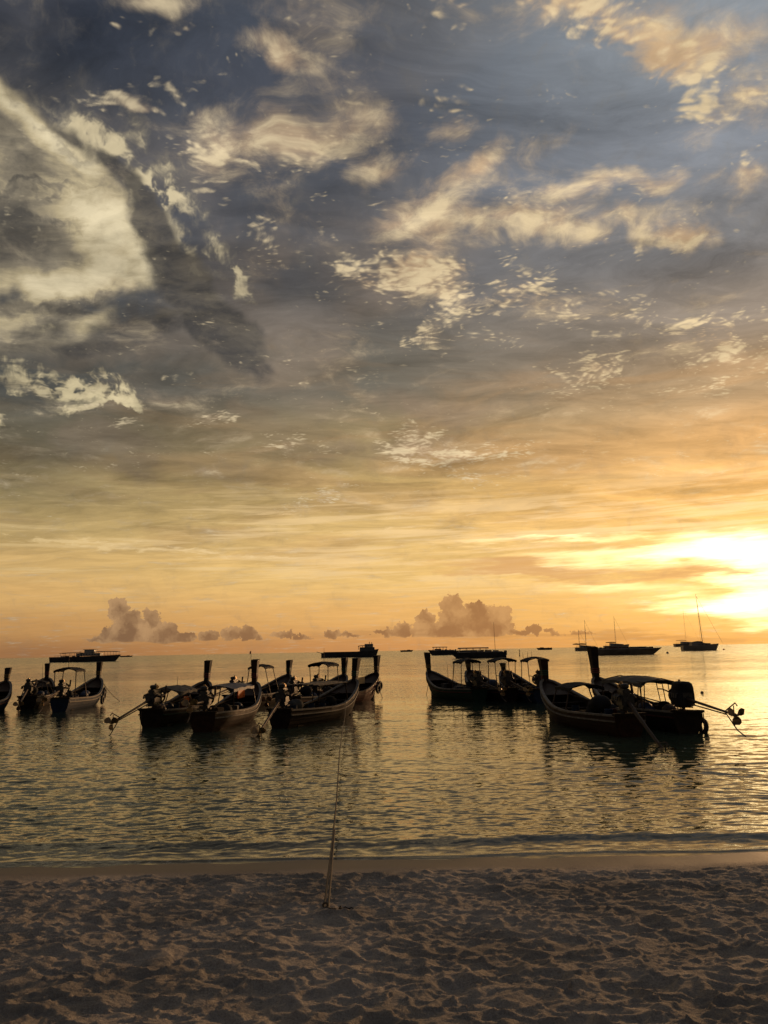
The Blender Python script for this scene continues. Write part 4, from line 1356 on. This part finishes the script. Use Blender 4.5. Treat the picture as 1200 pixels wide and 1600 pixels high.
speedboat(838, 862, 1015.5, 5, 'tiny boat with an upswept bow on the horizon, right of the tall aerial', -1, 3, roof=False, seed=6)
speedboat(188, 208, 1026.5, 3, 'tiny low boat on the horizon just right of the ferry', 1, 1, roof=False, seed=7)

def yacht(x0, x1, ywl, masts, label, flip=1, hull_px=8, boom=True, seed=1, lean=0.0):
    """sailing yacht at anchor; masts as (offset px from middle, height px)"""
    t, s, w = vessel('sailing_yacht', x0, x1, ywl, label, 'sailboat', 'sailing yachts anchored on the right')
    H = hull_px * 0.62 * s
    boat_hull(w, 0.30 * w, H, 0.10, 0.30, 0.75, 'hull', M_YACHT, t, flip)
    cr = MB()
    rings = []
    for i in range(6):
        q = i / 5
        x = flip * (-0.26 + 0.52 * q) * w
        hh = H + hull_px * s * (0.40 - 0.18 * q)
        b = 0.10 * w * (1 - 0.4 * q)
        rings.append([(x, -b, H * 0.95), (x, -b * 0.8, hh), (x, b * 0.8, hh), (x, b, H * 0.95)])
    cr.strip(rings, closed=True, cap=True)
    c = cr.build('cabin_top', M_YACHT, t)
    for i in range(4):
        inst('cabin_window', winy, c, (flip * (-0.16 + 0.1 * i) * w, 0, H + hull_px * 0.10 * s), (0, 0, 0)).scale = (s, 0.17 * w, s)
    for k, (ox, hp) in enumerate(masts):
        x = ox * s
        top = hp * s
        mst = MB().tube([(x, 0, H * 0.9), (x - lean * top, 0, top)], [0.16, 0.09], 8).build('mast', M_MAST, t)
        MB().tube([(x - lean * top * 0.6 - 0.01, -0.05 * w, top * 0.6), (x - lean * top * 0.6 - 0.01, 0.05 * w, top * 0.6)], 0.05, 5).build('spreader', M_MAST, mst)
        fs = MB().tube([(x - lean * top * 0.97, 0, top * 0.97), (x + flip * hp * 0.36 * s, 0, H * 1.25)], 0.045, 4)
        fs.build('forestay', M_MAST, t)
        bs_ = MB()
        for sg in (-1, 1):
            bs_.tube([(x - lean * top * 0.95, 0, top * 0.95), (x, sg * 0.13 * w, H)], 0.03, 4)
        bs_.build('shroud', M_MAST, t)
        if boom:
            L = min(hp * 0.32, 16) * s
            b = MB().tube([(x, 0, H + 4.0 * s), (x - flip * L, 0, H + 4.6 * s)], 0.10, 6).build('boom', M_MAST, mst)
            MB().tube([(x - flip * 0.2, 0, H + 5.0 * s), (x - flip * L * 0.5, 0, H + 5.4 * s), (x - flip * L, 0, H + 5.0 * s)], [0.35, 0.42, 0.2], 8).build('furled_sail', M_SAIL, b)
    railing(t, -0.42 * w, 0.42 * w, H * 1.05, 0.09 * w, 9, 0.8, 'guard_rail')
    MB().tube([(-flip * 0.42 * w, 0, H), (-flip * 0.42 * w, 0, H + 3 * s)], 0.05, 4).build('stern_pole', M_MAST, t)
    return t
winy = MB().box((0, 0, 0), (2.2, 1, 0.9)).mesh('cabin_window', M_GLASS)
yacht(899, 931, 1017, [(-9, 33), (1.5, 48)], 'small ketch with two masts, leftmost of the anchored yachts', 1, 9, seed=1, lean=0.01)
yacht(944, 984, 1015, [(-1, 52)], 'single masted yacht half hidden behind the long pale tour boat', 1, 10, seed=2, lean=0.01)
yacht(1054, 1100, 1010.5, [(-4, 60)], 'single masted yacht behind the nearer yacht at the right edge', 1, 8, seed=3, lean=0.02)
yacht(1066, 1124, 1016.5, [(4, 88)], 'big sailing yacht with the tallest mast and a furled sail, nearest the sun', 1, 13, seed=4, lean=0.05)

def buoy(x, y, r, label, m=M_RUBBER):
    p = ground(x, y)
    o = MB().ball((0, 0, 0), r, 10, 8, (1, 1, 0.9)).tube([(0, 0, r * 0.7), (0, 0, r * 1.25)], r * 0.15, 6).build('mooring_buoy', m)
    o.location = (p.x, p.y, r * 0.25)
    tag(o, label, 'buoy', 'mooring buoys')
buoy(1043, 1021, 0.45, 'dark round buoy floating right of the long pale tour boat')
buoy(980 + 117, 1083, 0.09, 'small dark float above the raised propeller shaft, right')
buoy(1131, 1015.5, 0.5, 'small buoy at the right bow of the biggest yacht', M_ORANGE)
p = ground(812, 1025)
o = MB().tube([(0, 0, -0.3), (0, 0, 1.9)], [0.16, 0.10], 6).ball((0, 0, 2.0), 0.2, 8, 6).ball((0, 0, 0), 0.35, 10, 6, (1, 1, .5)).build('marker_post', M_IRON)
o.location = (p.x, p.y, 0)
tag(o, 'thin dark marker post standing in the water left of the tiny upswept boat', 'marker')

# ------------------------------------------------------------------ mooring rope across the beach
a = ANCHOR.copy()
a.z = float(sand_height(np.array([a.x]), np.array([a.y]))[0]) - 0.03
bow = Vector(ground(541, 1112))
b = Vector((bow.x, bow.y, 0.75))
def rope_pts(a, b, sag, n, wob=0.0, seed=1):
    r_ = random.Random(seed)
    out = []
    for i in range(n + 1):
        t = i / n
        p = a.lerp(b, t)
        p.z -= sag * 4 * t * (1 - t)
        p.x += wob * math.sin(t * 9 + seed) * math.sin(math.pi * t)
        out.append(p)
    return out
rope = thing('mooring_rope', tuple(a), 0, 'long mooring rope running from the sand out to the middle cluster', 'rope')
main = [p - a for p in rope_pts(a, b, 0.16, 60, 0.03)]
def twisted(pts, r, turns, n_strands=3):
    mb = MB()
    for s_ in range(n_strands):
        q = []
        for i, p in enumerate(pts):
            ang = turns * 2 * math.pi * i / (len(pts) - 1) + s_ * 2 * math.pi / n_strands
            q.append(Vector(p) + Vector((math.cos(ang), 0.2 * math.sin(ang), math.sin(ang))) * r * 0.55)
        mb.tube(q, r * 0.62, 5)
    return mb
dense = []
for i in range(len(main) - 1):
    for k in range(6):
        dense.append(main[i].lerp(main[i + 1], k / 6))
dense.append(main[-1])
MB().tube(main, 0.011, 6).build('rope_line', M_ROPE, rope)
a2 = Vector((0.035, 0.0, 0.0))
b2 = main[7] + Vector((0.015, 0, 0.0))
dbl = [a2.lerp(b2, i / 90) for i in range(91)]
MB().tube(dbl, 0.010, 6).build('doubled_end', M_ROPE, rope)
kn = MB()
kn.torus((0.012, 0.02, 0.05), 0.020, 0.009, 'Y', 10, 5)
kn.tube([(0.02, 0.0, 0.04), (0.06, -0.03, 0.035), (0.10, -0.02, 0.03), (0.13, -0.05, 0.02)], 0.008, 5)
kn.build('knot', M_ROPE, rope)
# tangle of weed and rope ends in the hole beside it
wp = Vector((ANCHOR.x + 0.15, ANCHOR.y + 0.14, 0))
wz = float(sand_height(np.array([wp.x]), np.array([wp.y]))[0])
mb = MB()
r_ = random.Random(5)
for q in range(26):
    p = Vector((r_.gauss(0, 0.045), r_.gauss(0, 0.035), r_.uniform(0.0, 0.02)))
    d = Vector((r_.gauss(0, 1), r_.gauss(0, 1), r_.gauss(0, 0.35))).normalized()
    L = r_.uniform(0.03, 0.08)
    mb.tube([p, p + d * L * 0.5 + Vector((0, 0, 0.015)), p + d * L], [0.007, 0.006, 0.003], 4)
o = mb.build('seaweed_clump', mat('dried_seaweed', (0.03, 0.022, 0.015), 0.8))
o.location = (wp.x, wp.y, wz)
tag(o, 'dark tangle of dried weed in a hollow beside the buried rope end', 'seaweed')
